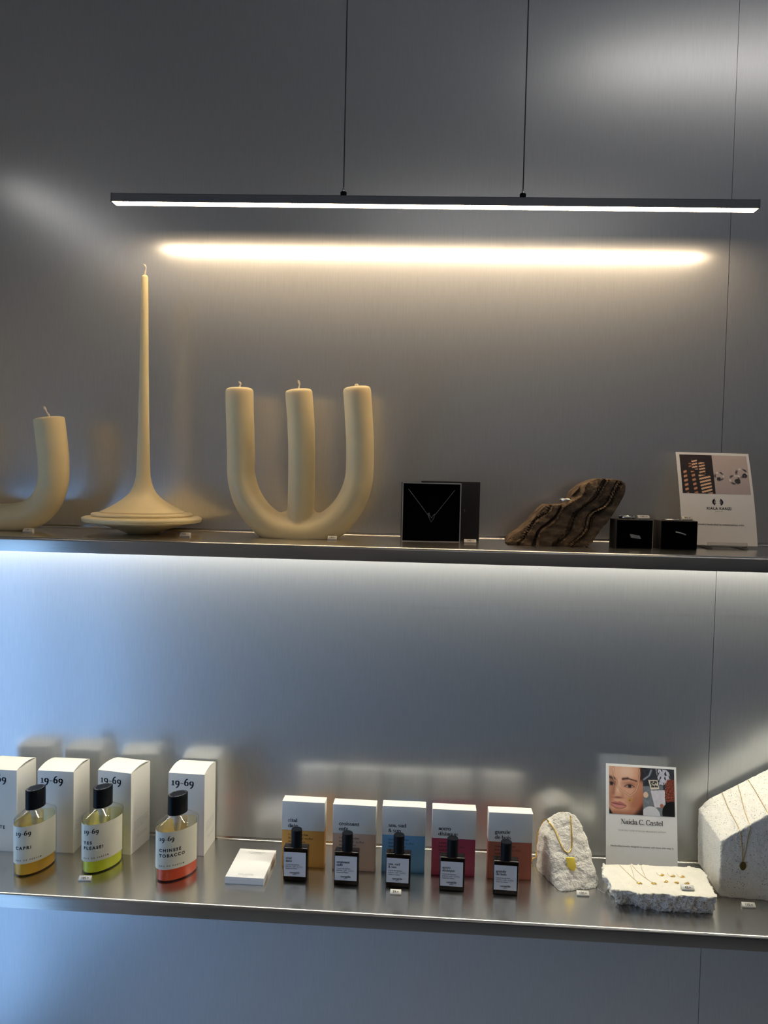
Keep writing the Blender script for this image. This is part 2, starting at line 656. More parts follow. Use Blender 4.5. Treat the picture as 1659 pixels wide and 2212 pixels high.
T_, N_ = 'thin', 'dot'
GL = {
    'a': (5.3, [A_(2.3, 3.5, 1.5, 1.3, 160, 0) + [(3.8, 3.5), (3.8, 0.9), (4.2, 0.3), (5.0, 0.45)], A_(2.25, 1.45, 1.5, 1.2, 75, 300) + [(3.7, 1.2)], (N_, 1.2, 3.7)]),
    'b': (5.9, [[(1.2, 7.2), (1.2, 0.2)], A_(3.0, 2.5, 2.0, 2.3, 155, -155), SF(0.9, 7.2, 1.2)]),
    'c': (4.9, [A_(2.7, 2.5, 2.0, 2.3, 50, 320), (N_, 3.9, 3.9)]),
    'd': (6.0, [[(4.5, 7.2), (4.5, 0.2)], A_(2.6, 2.5, 1.95, 2.3, 25, 335), SF(4.1, 7.2, 1.2), SF(5.0, 0.2, 1.2)]),
    'e': (5.0, [[(0.8, 2.7), (4.3, 2.7)], A_(2.55, 2.5, 1.85, 2.3, 5, 322)]),
    'f': (3.7, [[(1.5, 0.2), (1.5, 5.8)] + A_(2.8, 5.9, 1.3, 1.3, 180, 60), SF(1.7, 4.8, 2.8), SF(1.5, 0.2), (N_, 3.4, 6.7)]),
    'g': (5.5, [A_(2.4, 3.3, 1.6, 1.5, 0, 360), A_(2.5, -1.0, 1.9, 1.15, 0, 360), [(1.5, 2.1), (1.1, 1.1), (1.7, 0.6), (3.5, 0.4), (4.3, -0.5)], [(3.7, 4.3), (4.9, 4.8)]]),
    'h': (6.0, [[(1.3, 7.2), (1.3, 0.2)], A_(3.1, 3.2, 1.6, 1.6, 170, 0) + [(4.7, 0.2)], SF(0.9, 7.2, 1.2), SF(1.3, 0.2), SF(4.7, 0.2)]),
    'i': (2.9, [[(1.4, 4.8), (1.4, 0.2)], (N_, 1.4, 6.8), SF(1.0, 4.8, 1.2), SF(1.4, 0.2)]),
    'l': (2.9, [[(1.4, 7.2), (1.4, 0.2)], SF(1.0, 7.2, 1.2), SF(1.4, 0.2)]),
    'm': (8.8, [[(1.3, 4.8), (1.3, 0.2)], A_(2.9, 3.2, 1.5, 1.6, 170, 0) + [(4.4, 0.2)], A_(5.9, 3.2, 1.5, 1.6, 170, 0) + [(7.4, 0.2)], SF(0.9, 4.8, 1.2), SF(1.3, 0.2), SF(4.4, 0.2), SF(7.4, 0.2)]),
    'n': (6.0, [[(1.3, 4.8), (1.3, 0.2)], A_(3.1, 3.2, 1.6, 1.6, 170, 0) + [(4.7, 0.2)], SF(0.9, 4.8, 1.2), SF(1.3, 0.2), SF(4.7, 0.2)]),
    'o': (5.4, [A_(2.7, 2.5, 2.0, 2.3, 0, 360, 22)]),
    'p': (5.9, [[(1.3, 4.8), (1.3, -2.3)], A_(3.1, 2.5, 1.95, 2.3, 155, -155), SF(0.9, 4.8, 1.2), SF(1.3, -2.3)]),
    'q': (5.9, [[(4.5, 4.8), (4.5, -2.3)], A_(2.6, 2.5, 1.95, 2.3, 25, 335), SF(4.5, -2.3)]),
    'r': (4.3, [[(1.4, 4.8), (1.4, 0.2)], A_(2.8, 3.4, 1.4, 1.4, 175, 60), SF(1.0, 4.8, 1.2), SF(1.4, 0.2), (N_, 3.5, 4.4)]),
    's': (4.3, [A_(2.1, 3.65, 1.35, 1.15, 40, 250) + A_(2.1, 1.35, 1.45, 1.15, 75, -150)]),
    't': (3.7, [[(1.5, 6.2), (1.5, 1.2)] + A_(2.5, 1.2, 1.0, 1.0, 180, 300), SF(1.7, 4.8, 2.8)]),
    'u': (6.0, [[(1.3, 4.8), (1.3, 1.6)] + A_(2.8, 1.7, 1.5, 1.5, 185, 330), [(4.6, 4.8), (4.6, 0.2)], SF(0.9, 4.8, 1.2), SF(4.2, 4.8, 1.2), SF(5.1, 0.2, 1.2)]),
    'v': (5.2, [[(0.8, 4.8), (2.6, 0.2)], (T_, [(2.6, 0.2), (4.5, 4.8)]), SF(0.9, 4.8, 1.8), SF(4.4, 4.8, 1.5)]),
    'x': (5.2, [[(0.9, 4.8), (4.3, 0.2)], (T_, [(0.9, 0.2), (4.3, 4.8)])]),
    'z': (4.6, [SF(2.3, 4.8, 3.2), (T_, [(3.8, 4.8), (0.8, 0.2)]), SF(2.3, 0.2, 3.2)]),
    '&': (6.6, [A_(2.6, 5.6, 1.2, 1.3, -60, 230) + [(2.0, 4.4), (5.8, 0.2)], A_(2.5, 1.7, 1.8, 1.5, 100, 290) + [(4.4, 1.4), (5.0, 3.4)]]),
    ',': (2.4, [(N_, 1.1, 0.5), (T_, [(1.3, 0.3), (0.8, -1.2)])]),
    '.': (2.3, [(N_, 1.1, 0.5)]),
    '-': (3.6, [[(0.8, 2.4), (2.8, 2.4)]]),
    '/': (3.2, [(T_, [(0.5, -0.8), (2.7, 7.2)])]),
    '1': (3.4, [[(1.7, 4.8), (1.7, 0.2)], (T_, [(0.7, 4.3), (1.7, 4.8)]), SF(1.7, 0.2, 2.0)]),
    '9': (5.0, [A_(2.4, 2.9, 1.7, 1.9, 0, 360, 20), [(4.1, 2.9), (3.9, 0.9), (3.0, -1.0), (1.5, -2.4)]]),
    '6': (5.0, [A_(2.4, 2.2, 1.7, 1.9, 0, 360, 20), [(0.7, 2.2), (0.9, 4.2), (1.9, 6.1), (3.5, 7.4)]]),
    '0': (4.8, [A_(2.4, 2.5, 1.7, 2.3, 0, 360, 18)]),
    '5': (4.4, [SF(2.5, 4.8, 2.2), (T_, [(1.4, 4.8), (1.2, 2.4)]), A_(2.1, 0.6, 1.6, 1.9, 110, -120)]),
    'N': (7.2, [(T_, [(1.3, 0.2), (1.3, 7.2)]), [(1.3, 7.2), (5.7, 0.2)], (T_, [(5.7, 0.2), (5.7, 7.2)]), SF(1.3, 0.2), SF(5.7, 7.2), SF(1.0, 7.2, 1.6)]),
    'C': (6.8, [A_(3.6, 3.7, 2.7, 3.5, 45, 318, 20), (T_, [(5.6, 7.0), (5.6, 5.2)])]),
    'E': (5.8, [[(1.4, 7.2), (1.4, 0.2)], SF(3.0, 7.2, 4.0), SF(2.8, 3.8, 2.4), SF(3.0, 0.2, 4.0)]),
    'R': (6.4, [[(1.4, 7.2), (1.4, 0.2)], A_(2.6, 5.5, 2.0, 1.7, 110, -110), [(3.0, 3.8), (5.4, 0.2)], SF(1.4, 0.2)]),
    'M': (8.4, [(T_, [(1.3, 0.2), (1.3, 7.2)]), [(1.3, 7.2), (3.9, 0.6)], (T_, [(3.9, 0.6), (6.6, 7.2)]), [(6.6, 7.2), (6.6, 0.2)], SF(1.3, 0.2), SF(6.6, 0.2)]),
    'F': (5.4, [[(1.4, 7.2), (1.4, 0.2)], SF(3.0, 7.2, 4.0), SF(2.8, 3.8, 2.4), SF(1.4, 0.2)]),
    ' ': (2.6, []),
}
GL['\u00e9'] = (5.0, GL['e'][1] + [(T_, [(2.3, 5.7), (3.6, 7.2)])])


def hull(pts):
    pts = sorted(set((round(x, 6), round(y, 6)) for x, y in pts))
    if len(pts) < 3:
        return pts

    def half(ps):
        h = []
        for p in ps:
            while len(h) > 1 and (h[-1][0] - h[-2][0]) * (p[1] - h[-2][1]) - (h[-1][1] - h[-2][1]) * (p[0] - h[-2][0]) <= 0:
                h.pop()
            h.append(p)
        return h
    a, b = half(pts), half(pts[::-1])
    return a[:-1] + b[:-1]


def serif_text(txt, xh, w=1.2, h=0.34, shear=0.0, space=0.0):
    """flat serif lettering drawn with a broad nib: list of polygons, total width. xh is the x-height in metres"""
    k = xh / 5.0
    polys, x = [], 0.0
    for ch in txt:
        adv, strokes = GL[ch]
        for st in strokes:
            nw, nh = w, h
            if isinstance(st, tuple) and st[0] == T_:
                st, nw = st[1], h * 1.1
            elif isinstance(st, tuple):
                _, dx, dy = st
                r = w * 0.62
                polys.append([((x + dx + r * math.cos(t * PI / 4) + shear * dy) * k, (dy + r * math.sin(t * PI / 4)) * k) for t in range(8)])
                continue
            for (ax, ay), (bx, by) in zip(st, st[1:]):
                if abs(ax - bx) + abs(ay - by) < 1e-6:
                    continue
                q = []
                for px, py in ((ax, ay), (bx, by)):
                    for sx, sy in ((-.5, -.5), (.5, -.5), (.5, .5), (-.5, .5)):
                        q.append((px + sx * nw, py + sy * nh))
                polys.append([((x + px + shear * py) * k, py * k) for px, py in hull(q)])
        x += adv + space
    return polys, (x - space) * k


def sans_text(txt, cap, bold=0.0, space=1.0):
    """flat sans lettering from the built-in font; cap is the capital height in metres"""
    cu = bpy.data.curves.new('t', 'FONT')
    cu.body = txt
    cu.size = 1.0
    cu.space_character = space
    cu.offset = bold
    cu.resolution_u = 3
    o = bpy.data.objects.new('t', cu)
    COL.objects.link(o)
    dg = bpy.context.evaluated_depsgraph_get()
    dg.update()
    me = bpy.data.meshes.new_from_object(o.evaluated_get(dg))
    bpy.data.objects.remove(o, do_unlink=True)
    k = cap / 0.70
    polys = [[(me.vertices[i].co.x * k, me.vertices[i].co.y * k) for i in p.vertices] for p in me.polygons]
    bpy.data.meshes.remove(me)
    bpy.data.curves.remove(cu)
    wd = max((p[0] for q in polys for p in q), default=0)
    return polys, wd


def put_text(mb, res, fn, x=0.0, y=0.0, align='l'):
    """adds the lettering to a builder, mapping flat (x, y) to 3D with fn"""
    polys, wd = res
    ox = x - (wd / 2 if align == 'c' else wd if align == 'r' else 0)
    for p in polys:
        mb.add([fn(ox + a, y + b) for a, b in p], [tuple(range(len(p)))])
    return wd


# ------------------------------------------------------------------ the setting
RX0, RX1, RY0, RY1, RZ = -0.90, 2.60, -4.20, 0.0, 2.90
struct(MB().box(RX0 - 0.2, RX1 + 0.2, RY0 - 0.2, 0.2, -0.1, 0.0).build('floor', 'floor'))
struct(MB().box(RX0 - 0.2, RX1 + 0.2, RY0 - 0.2, 0.2, RZ, RZ + 0.1).build('ceiling', 'ceiling'))
struct(MB().box(RX1, RX1 + 0.1, RY0, 0.1, 0, RZ).build('wall_right', 'plaster'))
struct(MB().box(RX0, RX1, RY0 - 0.1, RY0, 0, RZ).build('wall_front', 'plaster'))
wl = MB()
wl.box(RX0 - 0.1, RX0, RY0, PY0, 0, RZ)
wl.box(RX0 - 0.1, RX0, PY1, 0.1, 0, RZ)
wl.box(RX0 - 0.1, RX0, PY0, PY1, 0, PZ0)
wl.box(RX0 - 0.1, RX0, PY0, PY1, PZ1, RZ)
struct(wl.build('wall_left', 'plaster'))
wf = MB()
for a, b in ((PY0, PY0 + 0.05), (PY1 - 0.05, PY1), ((PY0 + PY1) / 2 - 0.025, (PY0 + PY1) / 2 + 0.025)):
    wf.box(RX0 - 0.08, RX0 - 0.02, a, b, PZ0, PZ1)
for a, b in ((PZ0, PZ0 + 0.05), (PZ1 - 0.05, PZ1)):
    wf.box(RX0 - 0.08, RX0 - 0.02, PY0, PY1, a, b)
win = struct(wf.build('window_1', 'frame'))
mid = (PY0 + PY1) / 2
for a, b in ((PY0 + 0.05, mid - 0.025), (mid + 0.025, PY1 - 0.05)):
    MB().box(RX0 - 0.052, RX0 - 0.048, a, b, PZ0 + 0.05, PZ1 - 0.05).build('pane', 'pane', win)

# steel clad wall: backing and separate sheet panels with a fine open joint
wb = struct(MB().box(RX0, RX1, 0.003, 0.10, 0, RZ).build('wall_back', 'gap'))
for a, b in ((RX0, -0.8150), (-0.8145, 0.43515), (0.43575, 1.6848), (1.6860, RX1)):
    MB().box(a, b, 0.0, 0.0029, 0.0, RZ).build('steel_panel', 'wall_steel', wb)


# ------------------------------------------------------------------ shelves
def shelf(z, label, x0=-0.885, x1=1.9):
    t = thing('metal_shelf', label, 'shelf', (0, 0, z))
    D, th, lip, r = SD, 0.0016, 0.0195, 0.0042
    outer = []
    # up-turned back flange, then the flat, then the rolled front edge and the lip with its return
    rb = 0.0022
    outer.append((-0.0004, 0.0042))
    for i in range(7):
        a = PI * 0.5 * i / 6
        outer.append((-0.0004 - rb + rb * math.cos(a), rb - rb * math.sin(a)) if i else (-0.0004, rb))
    for i in range(9):
        a = PI / 2 + PI / 2 * i / 8
        outer.append((-D + r + r * math.cos(a), -r + r * math.sin(a)))
    outer.append((-D, -lip))
    outer.append((-D + 0.012, -lip))
    outer.append((-D + 0.012, -lip + th))
    outer.append((-D + th, -lip + th))
    outer.append((-D + th, -r))
    outer.append((-D + r, -th))
    outer.append((-0.0004 - rb, -th))
    outer.append((-0.0001, -th))
    outer.append((-0.0001, 0.0042))
    mb = MB().prism(outer, 'x', x0, x1)
    o = mb.build('shelf_sheet', 'shelf_steel', t, smooth=50)
    for cx in (-0.85, 0.75, 1.65):
        MB().prism([(-0.0005, -th - 0.0002), (-0.15, -th - 0.0002), (-0.0005, -0.05)], 'x', cx, cx + 0.003).build('bracket', 'shelf_steel', t)
    return t


shelf(Z1, 'upper brushed steel wall shelf holding the candles, jewellery boxes and brown rock')
shelf(Z2, 'lower brushed steel wall shelf holding the perfumes and white stones')

# LED strip under the upper shelf
st = thing('light_strip', 'slim LED strip light hidden under the upper steel shelf', 'light', (0, -0.042, Z1 - 0.0024))
STX0, STX1 = -0.87, 1.5
MB().prism([(-0.010, 0), (-0.010, -0.009), (-0.0088, -0.009), (-0.0088, -0.0012), (0.0088, -0.0012), (0.0088, -0.009), (0.010, -0.009), (0.010, 0)], 'x', STX0, STX1).build('channel', 'chrome', st)
MB().box(STX0 + 0.002, STX1 - 0.002, -0.0087, 0.0087, -0.0082, -0.0060).build('diffuser', 'strip_diff', st)

# ------------------------------------------------------------------ pendant bar lamp
LX0, LX1 = -0.4660, 0.4300
LCX, LCY, LZB = (LX0 + LX1) / 2, -0.110, 1.8291
lamp = thing('pendant_bar_lamp', 'long slim black LED bar lamp hanging on two thin cables', 'lamp', (LCX, LCY, LZB))
lamp.rotation_euler = (0, math.atan2(0.0100, LX1 - LX0), 0)
hl = (LX1 - LX0) / 2
prof = [(-0.0092, 0.0), (-0.0092, 0.0105), (-0.0080, 0.0118), (0.0080, 0.0118), (0.0092, 0.0105), (0.0092, 0.0), (0.0080, 0.0), (0.0080, 0.0030), (-0.0080, 0.0030), (-0.0080, 0.0)]
MB().prism(prof, 'x', -hl + 0.0015, hl - 0.0015).build('housing', 'lamp_metal', lamp)
MB().box(-hl + 0.002, hl - 0.002, -0.0079, 0.0079, 0.0001, 0.0020).build('diffuser', 'lamp_diff', lamp)
cap_prof = [(-0.0096, -0.0004), (-0.0096, 0.0107), (-0.0082, 0.0122), (0.0082, 0.0122), (0.0096, 0.0107), (0.0096, -0.0004)]
for s in (-1, 1):
    e = MB().prism(cap_prof, 'x', s * hl - s * 0.0018, s * hl).build('end_cap', 'lamp_metal', lamp)
    MB().lathe([(0, 0), (0.0009, 0), (0.0009, 0.0004), (0, 0.0004)], 10).build('screw', 'chrome', e, loc=(s * (hl - 0.0008), -0.0097, 0.0022))
for cx in (-0.1352, 0.1140):
    lx = cx - LCX
    g = MB().lathe([(0, 0.0118), (0.0045, 0.0118), (0.0045, 0.0185), (0.0040, 0.0192), (0, 0.0192)], 20, c=(lx, 0, 0)).build('cable_grip', 'black_cap', lamp, smooth=40)
    MB().lathe([(0.0017, 0.0190), (0.0017, 0.0245), (0.0010, 0.0255), (0, 0.0255)], 12, c=(lx, 0, 0)).build('ferrule', 'chrome', g, smooth=40)
    tilt = -0.0112 * 1.0
    MB().tube([(lx, 0, 0.025), (lx - 0.0112 * (RZ - LZB), 0, RZ - LZB + 0.004)], 0.00085, 8).build('suspension_cable', 'cable', lamp)

# ceiling lights added out of view to put soft streaks in the steel
for (cx, cy, ln, lab) in ((1.15, -1.50, 1.3, 'unseen linear ceiling light added above the right part of the shop'), (0.3, -3.2, 1.3, 'unseen linear ceiling light added at the back of the shop')):
    t = thing('added_ceiling_light', lab, 'light', (cx, cy, RZ), 0, 'added ceiling lights')
    MB().box(-ln / 2 - 0.02, ln / 2 + 0.02, -0.06, 0.06, -0.03, 0.0).build('housing', 'frame', t)
    MB().box(-ln / 2, ln / 2, -0.022, 0.022, -0.034, -0.029).build('diffuser', 'ceil_diff', t)


# dark counter added behind the viewpoint to darken what the steel reflects
ct = thing('added_dark_counter', 'unseen dark counter added opposite the shelves to darken their reflections', 'counter', (0.75, -2.3, 0))
MB().box(-0.95, 0.95, -0.30, 0.30, 0.08, 1.12).build('cabinet', 'frame', ct, bevel=(0.004, 1))
MB().box(-0.98, 0.98, -0.33, 0.33, 1.12, 1.16).build('worktop', 'navy_box', ct, bevel=(0.004, 1))
MB().box(-0.90, 0.90, -0.26, 0.26, 0.0, 0.08).build('plinth', 'gap', ct)

wlt = thing('added_wall_light', 'unseen slim wall light added above the shop window for a streak in the steel', 'light', (RX0, -0.75, 2.03))  # added light out of view, gives the steel its left streak
MB().box(0.0, 0.03, -0.42, 0.42, -0.03, 0.03).build('housing', 'frame', wlt)
MB().box(0.03, 0.034, -0.40, 0.40, -0.022, 0.022).build('diffuser', emat('added_wall_glow', (1.0, 0.95, 0.9), 1.5), wlt)

# ------------------------------------------------------------------ candles
def wick(parent, pts, r=0.0012, tuft=True):
    r *= 1.45
    o = MB()
    p = catmull([Vector(q) for q in pts], 5)
    o.tube(p, lambda t: r * (0.85 + 0.25 * math.sin(t * 9)), 7)
    if tuft:
        e = Vector(pts[-1])
        for i in range(5):
            a = i * 1.25
            d = Vector((math.cos(a) * 0.0016, math.sin(a) * 0.0012, 0.0011 + 0.0006 * (i % 2)))
            o.tube([e, e + d * 0.6, e + d + Vector((0.0004 * (i - 2), 0, 0))], lambda t: r * 0.55 * (1 - 0.5 * t), 6)
    return o.build('wick', 'wick', parent, smooth=60)


# tall spindle candle
tc = thing('spindle_candle', 'tall slender cream candle rising from a flying saucer shaped base', 'candle', (-0.4290, -0.083, Z1 + 0.0003))
k = 0.000208
prof = [(0, 0.0), (96, 0), (112, 6), (200, 40), (290, 66), (370, 80), (398, 84), (407, 88), (410, 94), (406, 97), (411, 101), (413, 107), (410, 114), (400, 120), (352, 125), (346, 127), (350, 132), (350, 141), (343, 146), (296, 149), (289, 150), (289, 157), (284, 160), (268, 166), (230, 186), (185, 213), (147, 238), (115, 265), (92, 290), (72, 326), (60, 362), (50, 408), (46, 490), (42, 640), (38, 790), (34.5, 990), (31, 1190), (28.5, 1390), (26, 1590), (23, 1790), (22, 1800), (17, 1809), (8, 1815), (0, 1817)]
MB().lathe([(r * k, z * k * 1.008) for r, z in prof], 72).build('wax_body', 'wax', tc, smooth=28)
zt = 1817 * k * 1.008
wick(tc, [(0, 0, zt - 0.002), (0.0006, 0, zt + 0.003), (0.0014, 0, zt + 0.008), (0.0010, 0, zt + 0.011), (-0.0010, 0, zt + 0.0135)], 0.0009)


def rounded_tube(mb, path, rad, n=28, round_r=0.004):
    """tube whose last end is a softly rounded flat top"""
    path = [Vector(p) for p in path]
    d = (path[-1] - path[-2]).normalized()
    L = [Vector(p) for p in path]
    end = L[-1]
    L[-1] = end - d * round_r
    R = [rad(i / (len(path) - 1)) for i in range(len(path))]
    for q in range(1, 6):
        a = q / 5 * PI / 2
        L.append(end - d * round_r + d * round_r * math.sin(a))
        R.append(R[len(path) - 1] - round_r * (1 - math.cos(a)))
    L.append(end + d * 0.0006)
    R.append(R[len(path) - 1] * 0.45)
    nn = len(L) - 1
    mb.tube(L, lambda t: R[min(nn, int(round(t * nn)))], n, ref=(0, 1, 0))
    return mb


def flat_base(me, z):
    for v in me.vertices:
        if v.co.z < z:
            v.co.z = z + (v.co.z - z) * 0.0
    return me


# trident candle: U shaped tube with a middle arm, flattened foot
tri = thing('trident_candle', 'chunky cream candle with three upright arms joined in a U', 'candle', (-0.1945, -0.083, Z1))
cz = 0.153                      # height where the arms start to bend
SX, SZ = 0.0878, 0.0985
path = []
for i in range(12):
    u = i / 11
    path.append(((-0.0915 - 0.0012 * math.sin(u * PI)) + 0.0020 * (1 - u) * 0, 0, 0.2170 - (0.2170 - 0.1065) * u))
LA = path[::-1]


def arc_path():
    pts = []
    for i in range(41):
        a = PI + PI * i / 40
        pts.append((SX * math.cos(a), 0, 0.104 + SZ * math.sin(a)))
    return pts


mbc = MB()
ap = arc_path()
left = [(-0.0915, 0, 0.2175), (-0.0908, 0, 0.19), (-0.0890, 0, 0.15), (-0.0878, 0, 0.12)]
right = [(0.0878, 0, 0.12), (0.0868, 0, 0.15), (0.0838, 0, 0.19), (0.0810, 0, 0.2215)]
full = catmull(left, 6)[:-1] + [Vector(p) for p in ap] + catmull(right, 6)[1:]


def rad_u(t):
    a = abs(t - 0.5) * 2
    return 0.0204 + 0.0048 * max(0, 1 - a * 1.9) ** 1.0


mbu = MB()
nfull = len(full)
half_n = nfull // 2
rounded_tube(mbu, full[half_n - 2:], lambda t: rad_u(0.5 + 0.5 * t), 32)
rounded_tube(mbu, full[:half_n + 3][::-1], lambda t: rad_u(0.5 - 0.5 * t), 32)
rounded_tube(mbu, catmull([(0.0015, 0, 0.020), (0.0025, 0, 0.06), (0.0022, 0, 0.12), (0.0, 0, 0.17), (-0.0042, 0, 0.2165)], 6), lambda t: 0.0196 + 0.0004 * t, 32)
for fx in (-0.0205, 0.0245):
    mbu.lathe([(0, -0.0105), (0.0053, -0.0091), (0.0091, -0.0053), (0.0105, 0), (0.0091, 0.0053), (0.0053, 0.0091), (0, 0.0105)], 16, c=(fx, 0, 0.0290))
me = remeshed(mbu, 0.0017, 16, 'trident_wax')
flat_base(me, 0.0)
smooth_all(me, 40)
obj('wax_body', me, 'wax', tri)
wick(tri, [(-0.0915, 0, 0.2165), (-0.0912, 0, 0.2205), (-0.0900, 0, 0.2235), (-0.0918, 0, 0.2255)], 0.0011)
wick(tri, [(-0.0042, 0, 0.2155), (-0.0038, 0, 0.2200), (-0.0030, 0, 0.2240), (-0.0046, 0, 0.2285)], 0.0011)
wick(tri, [(0.0800, 0, 0.2205), (0.0790, 0, 0.2240), (0.0805, 0, 0.2255), (0.0822, 0, 0.2245), (0.0815, 0, 0.2235)], 0.0011)

# U candle cut off by the left edge of the picture
uc = thing('u_candle', 'thick cream U shaped candle at the left edge of the upper shelf', 'candle', (-0.6700, -0.085, Z1))
up = [(0.0975, 0, 0.1690), (0.1015, 0, 0.140), (0.1050, 0, 0.105), (0.1045, 0, 0.075), (0.0960, 0, 0.049), (0.0790, 0, 0.0300), (0.0560, 0, 0.0205), (0.0280, 0, 0.0180), (0.0, 0, 0.0175)]
rightp = catmull(up[::-1], 7)
leftp = [Vector((-p.x, 0, p.z)) for p in rightp]
mbu = MB()
rounded_tube(mbu, rightp, lambda t: 0.0218 + 0.0004 * t, 32, 0.0016)
rounded_tube(mbu, leftp, lambda t: 0.0218 + 0.0004 * t, 32, 0.0016)
me = remeshed(mbu, 0.0018, 5, 'u_wax')
flat_base(me, 0.0)
smooth_all(me, 40)
obj('wax_body', me, 'wax', uc)
wick(uc, [(0.0985, 0, 0.1680), (0.0975, 0, 0.1730), (0.0945, 0, 0.1775), (0.0925, 0, 0.1815), (0.0905, 0, 0.1845)], 0.0011)
wick(uc, [(-0.0985, 0, 0.1680), (-0.0975, 0, 0.1730), (-0.0955, 0, 0.1775)], 0.0011)


# ------------------------------------------------------------------ necklace box and its lid
nb = thing('necklace_box', 'open black jewellery box standing upright with a silver necklace inside', 'box', (-0.0012, -0.092, Z1), math.radians(5.0))
W2, HB, DB, wt = 0.0424, 0.0852, 0.032, 0.0014
mb = MB()
mb.box(-W2, W2, 0, DB, 0, wt).box(-W2, W2, 0, DB, HB - wt, HB).box(-W2, -W2 + wt, 0, DB, wt, HB - wt).box(W2 - wt, W2, 0, DB, wt, HB - wt)
mb.box(-W2 + wt, W2 - wt, DB - wt, DB, wt, HB - wt)
mb.build('tray', 'navy_box', nb)
mb = MB()
for a in ((-W2, W2, -0.0003, 0, 0, wt), (-W2, W2, -0.0003, 0, HB - wt, HB), (-W2, -W2 + wt, -0.0003, 0, wt, HB - wt), (W2 - wt, W2, -0.0003, 0, wt, HB - wt)):
    mb.box(*a)
mb.build('rim', 'box_edge', nb)
MB().box(-W2 + wt + 0.0002, W2 - wt - 0.0002, 0.0030, 0.0240, wt + 0.0002, HB - wt - 0.0002).build('foam_insert', 'foam', nb)
nk = thing('silver_necklace', 'fine silver necklace with a small V pendant on black foam', 'necklace', (-0.0012, -0.092, Z1), math.radians(5.0))
cpts = [(-0.0335, 0.0022, 0.0755), (-0.018, 0.0022, 0.0560), (-0.0045, 0.0022, 0.0385)]
cpts2 = [(0.0335, 0.0022, 0.0755), (0.020, 0.0022, 0.0580), (0.0058, 0.0022, 0.0395)]
mb = MB()
mb.tube(cpts, 0.00035, 6).tube(cpts2, 0.00035, 6)
mb.build('chain', 'silver_dim', nk)
mb = MB()
v = [(-0.0048, 0.0405), (-0.0030, 0.0420), (-0.0022, 0.0378), (0.0006, 0.0345), (0.0030, 0.0385), (0.0052, 0.0405), (0.0040, 0.0350), (0.0, 0.0285), (-0.0032, 0.0355)]
mb.tube([(p, 0.0020, q) for p, q in v] + [(v[0][0], 0.0020, v[0][1])], 0.00042, 6)
mb.tube([(-0.0030, 0.0020, 0.0420), (-0.0048, 0.0020, 0.0385), (-0.0022, 0.0020, 0.0378)], 0.0004, 6)
mb.build('pendant', 'silver_dim', nk)

ld = thing('box_lid', 'dark navy box lid standing behind the open necklace box', 'lid', (0.0268, -0.0545, Z1), math.radians(3.0))
MB().box(-0.0434, 0.0434, 0, 0.030, 0, 0.0873).build('lid_shell', 'navy_box', ld, bevel=(0.0008, 2), smooth=35)
MB().box(-0.0432, 0.0432, 0.0006, 0.0294, 0.0872, 0.0876).build('lit_top', 'taupe', ld)  # thin paler sheet, lamp light on the lid top put into its colour
mb = MB()
mb.tube([(0.0195, -0.0003, 0.0455), (0.0205, -0.0003, 0.0470), (0.0212, -0.0003, 0.0458), (0.0212, -0.0003, 0.0425)], 0.0003, 5)
mb.build('logo_mark', 'grey_ink', ld)


# ------------------------------------------------------------------ brown rock with ring
sil = [(0.1073, 1.3638), (0.112, 1.3711), (0.1257, 1.3804), (0.1376, 1.3908), (0.1453, 1.4012), (0.1577, 1.4156), (0.1616, 1.4180), (0.1905, 1.4190), (0.193, 1.4240), (0.1998, 1.4376), (0.2113, 1.4474), (0.2229, 1.4530), (0.2345, 1.4566), (0.2528, 1.4563), (0.2646, 1.4546), (0.27, 1.4490), (0.2692, 1.4359), (0.2606, 1.4188), (0.2501, 1.4016), (0.2369, 1.3846), (0.2263, 1.369), (0.2206, 1.3601), (0.2049, 1.3590), (0.1422, 1.3590), (0.119, 1.3590), (0.109, 1.3600)]
rx, rz0 = 0.188, Z1
polyr = [(x - rx, z - rz0) for x, z in sil]
mb = MB().prism(polyr, 'y', -0.030, 0.030)
me = remeshed(mb, 0.0017, 4, 'brown_rock')
ang = math.radians(38)
for v in me.vertices:
    p = v.co
    # strata run up to the right; each bed steps in or out
    s = -p.x * math.cos(ang) * 1.0 + p.z * math.sin(ang) * 0.0 + p.x * 0
    bed = (p.x * math.cos(math.radians(-38)) + p.z * math.sin(math.radians(-38)))
    q = bed * 52 + 0.55 * noise.noise(Vector((p.x * 30, p.y * 20, p.z * 30)))
    step = (math.floor(q) + min(1, (q - math.floor(q)) * 2.6))
    jag = noise.noise(Vector((step * 3.7, 0.3, 0.1)))
    n1 = noise.fractal(Vector((p.x * 60, p.y * 60, p.z * 60)), 0.8, 2.2, 5)
    if p.y < 0:
        p.y += jag * 0.015 * min(1, abs(p.y) / 0.03) + 0.0022 * n1 + 0.0012 * noise.noise(p * 260) + 0.10 * max(0, p.z) * 0.9
    else:
        p.y -= 0.006 * max(0, noise.noise(Vector((p.x * 40, 0, p.z * 40))))
    if p.z > 0.002:
        off = 0.0011 * n1
        p.x += off
        p.z += off * 0.7
    p.z = max(p.z, 0.0)
smooth_all(me, 30)
br = obj('layered_rock', me, 'brown_rock', None, (rx, -0.078, rz0))
tag(br, 'jagged brown layered rock carrying a silver ring on the upper shelf', 'rock')
bvr = bvh_of(me, (rx, -0.078, rz0))


def drop(bv, x, y, z0=1.6):
    h = bv.ray_cast(Vector((x, y, z0)), Vector((0, 0, -1)))
    return h[0].z if h[0] else None


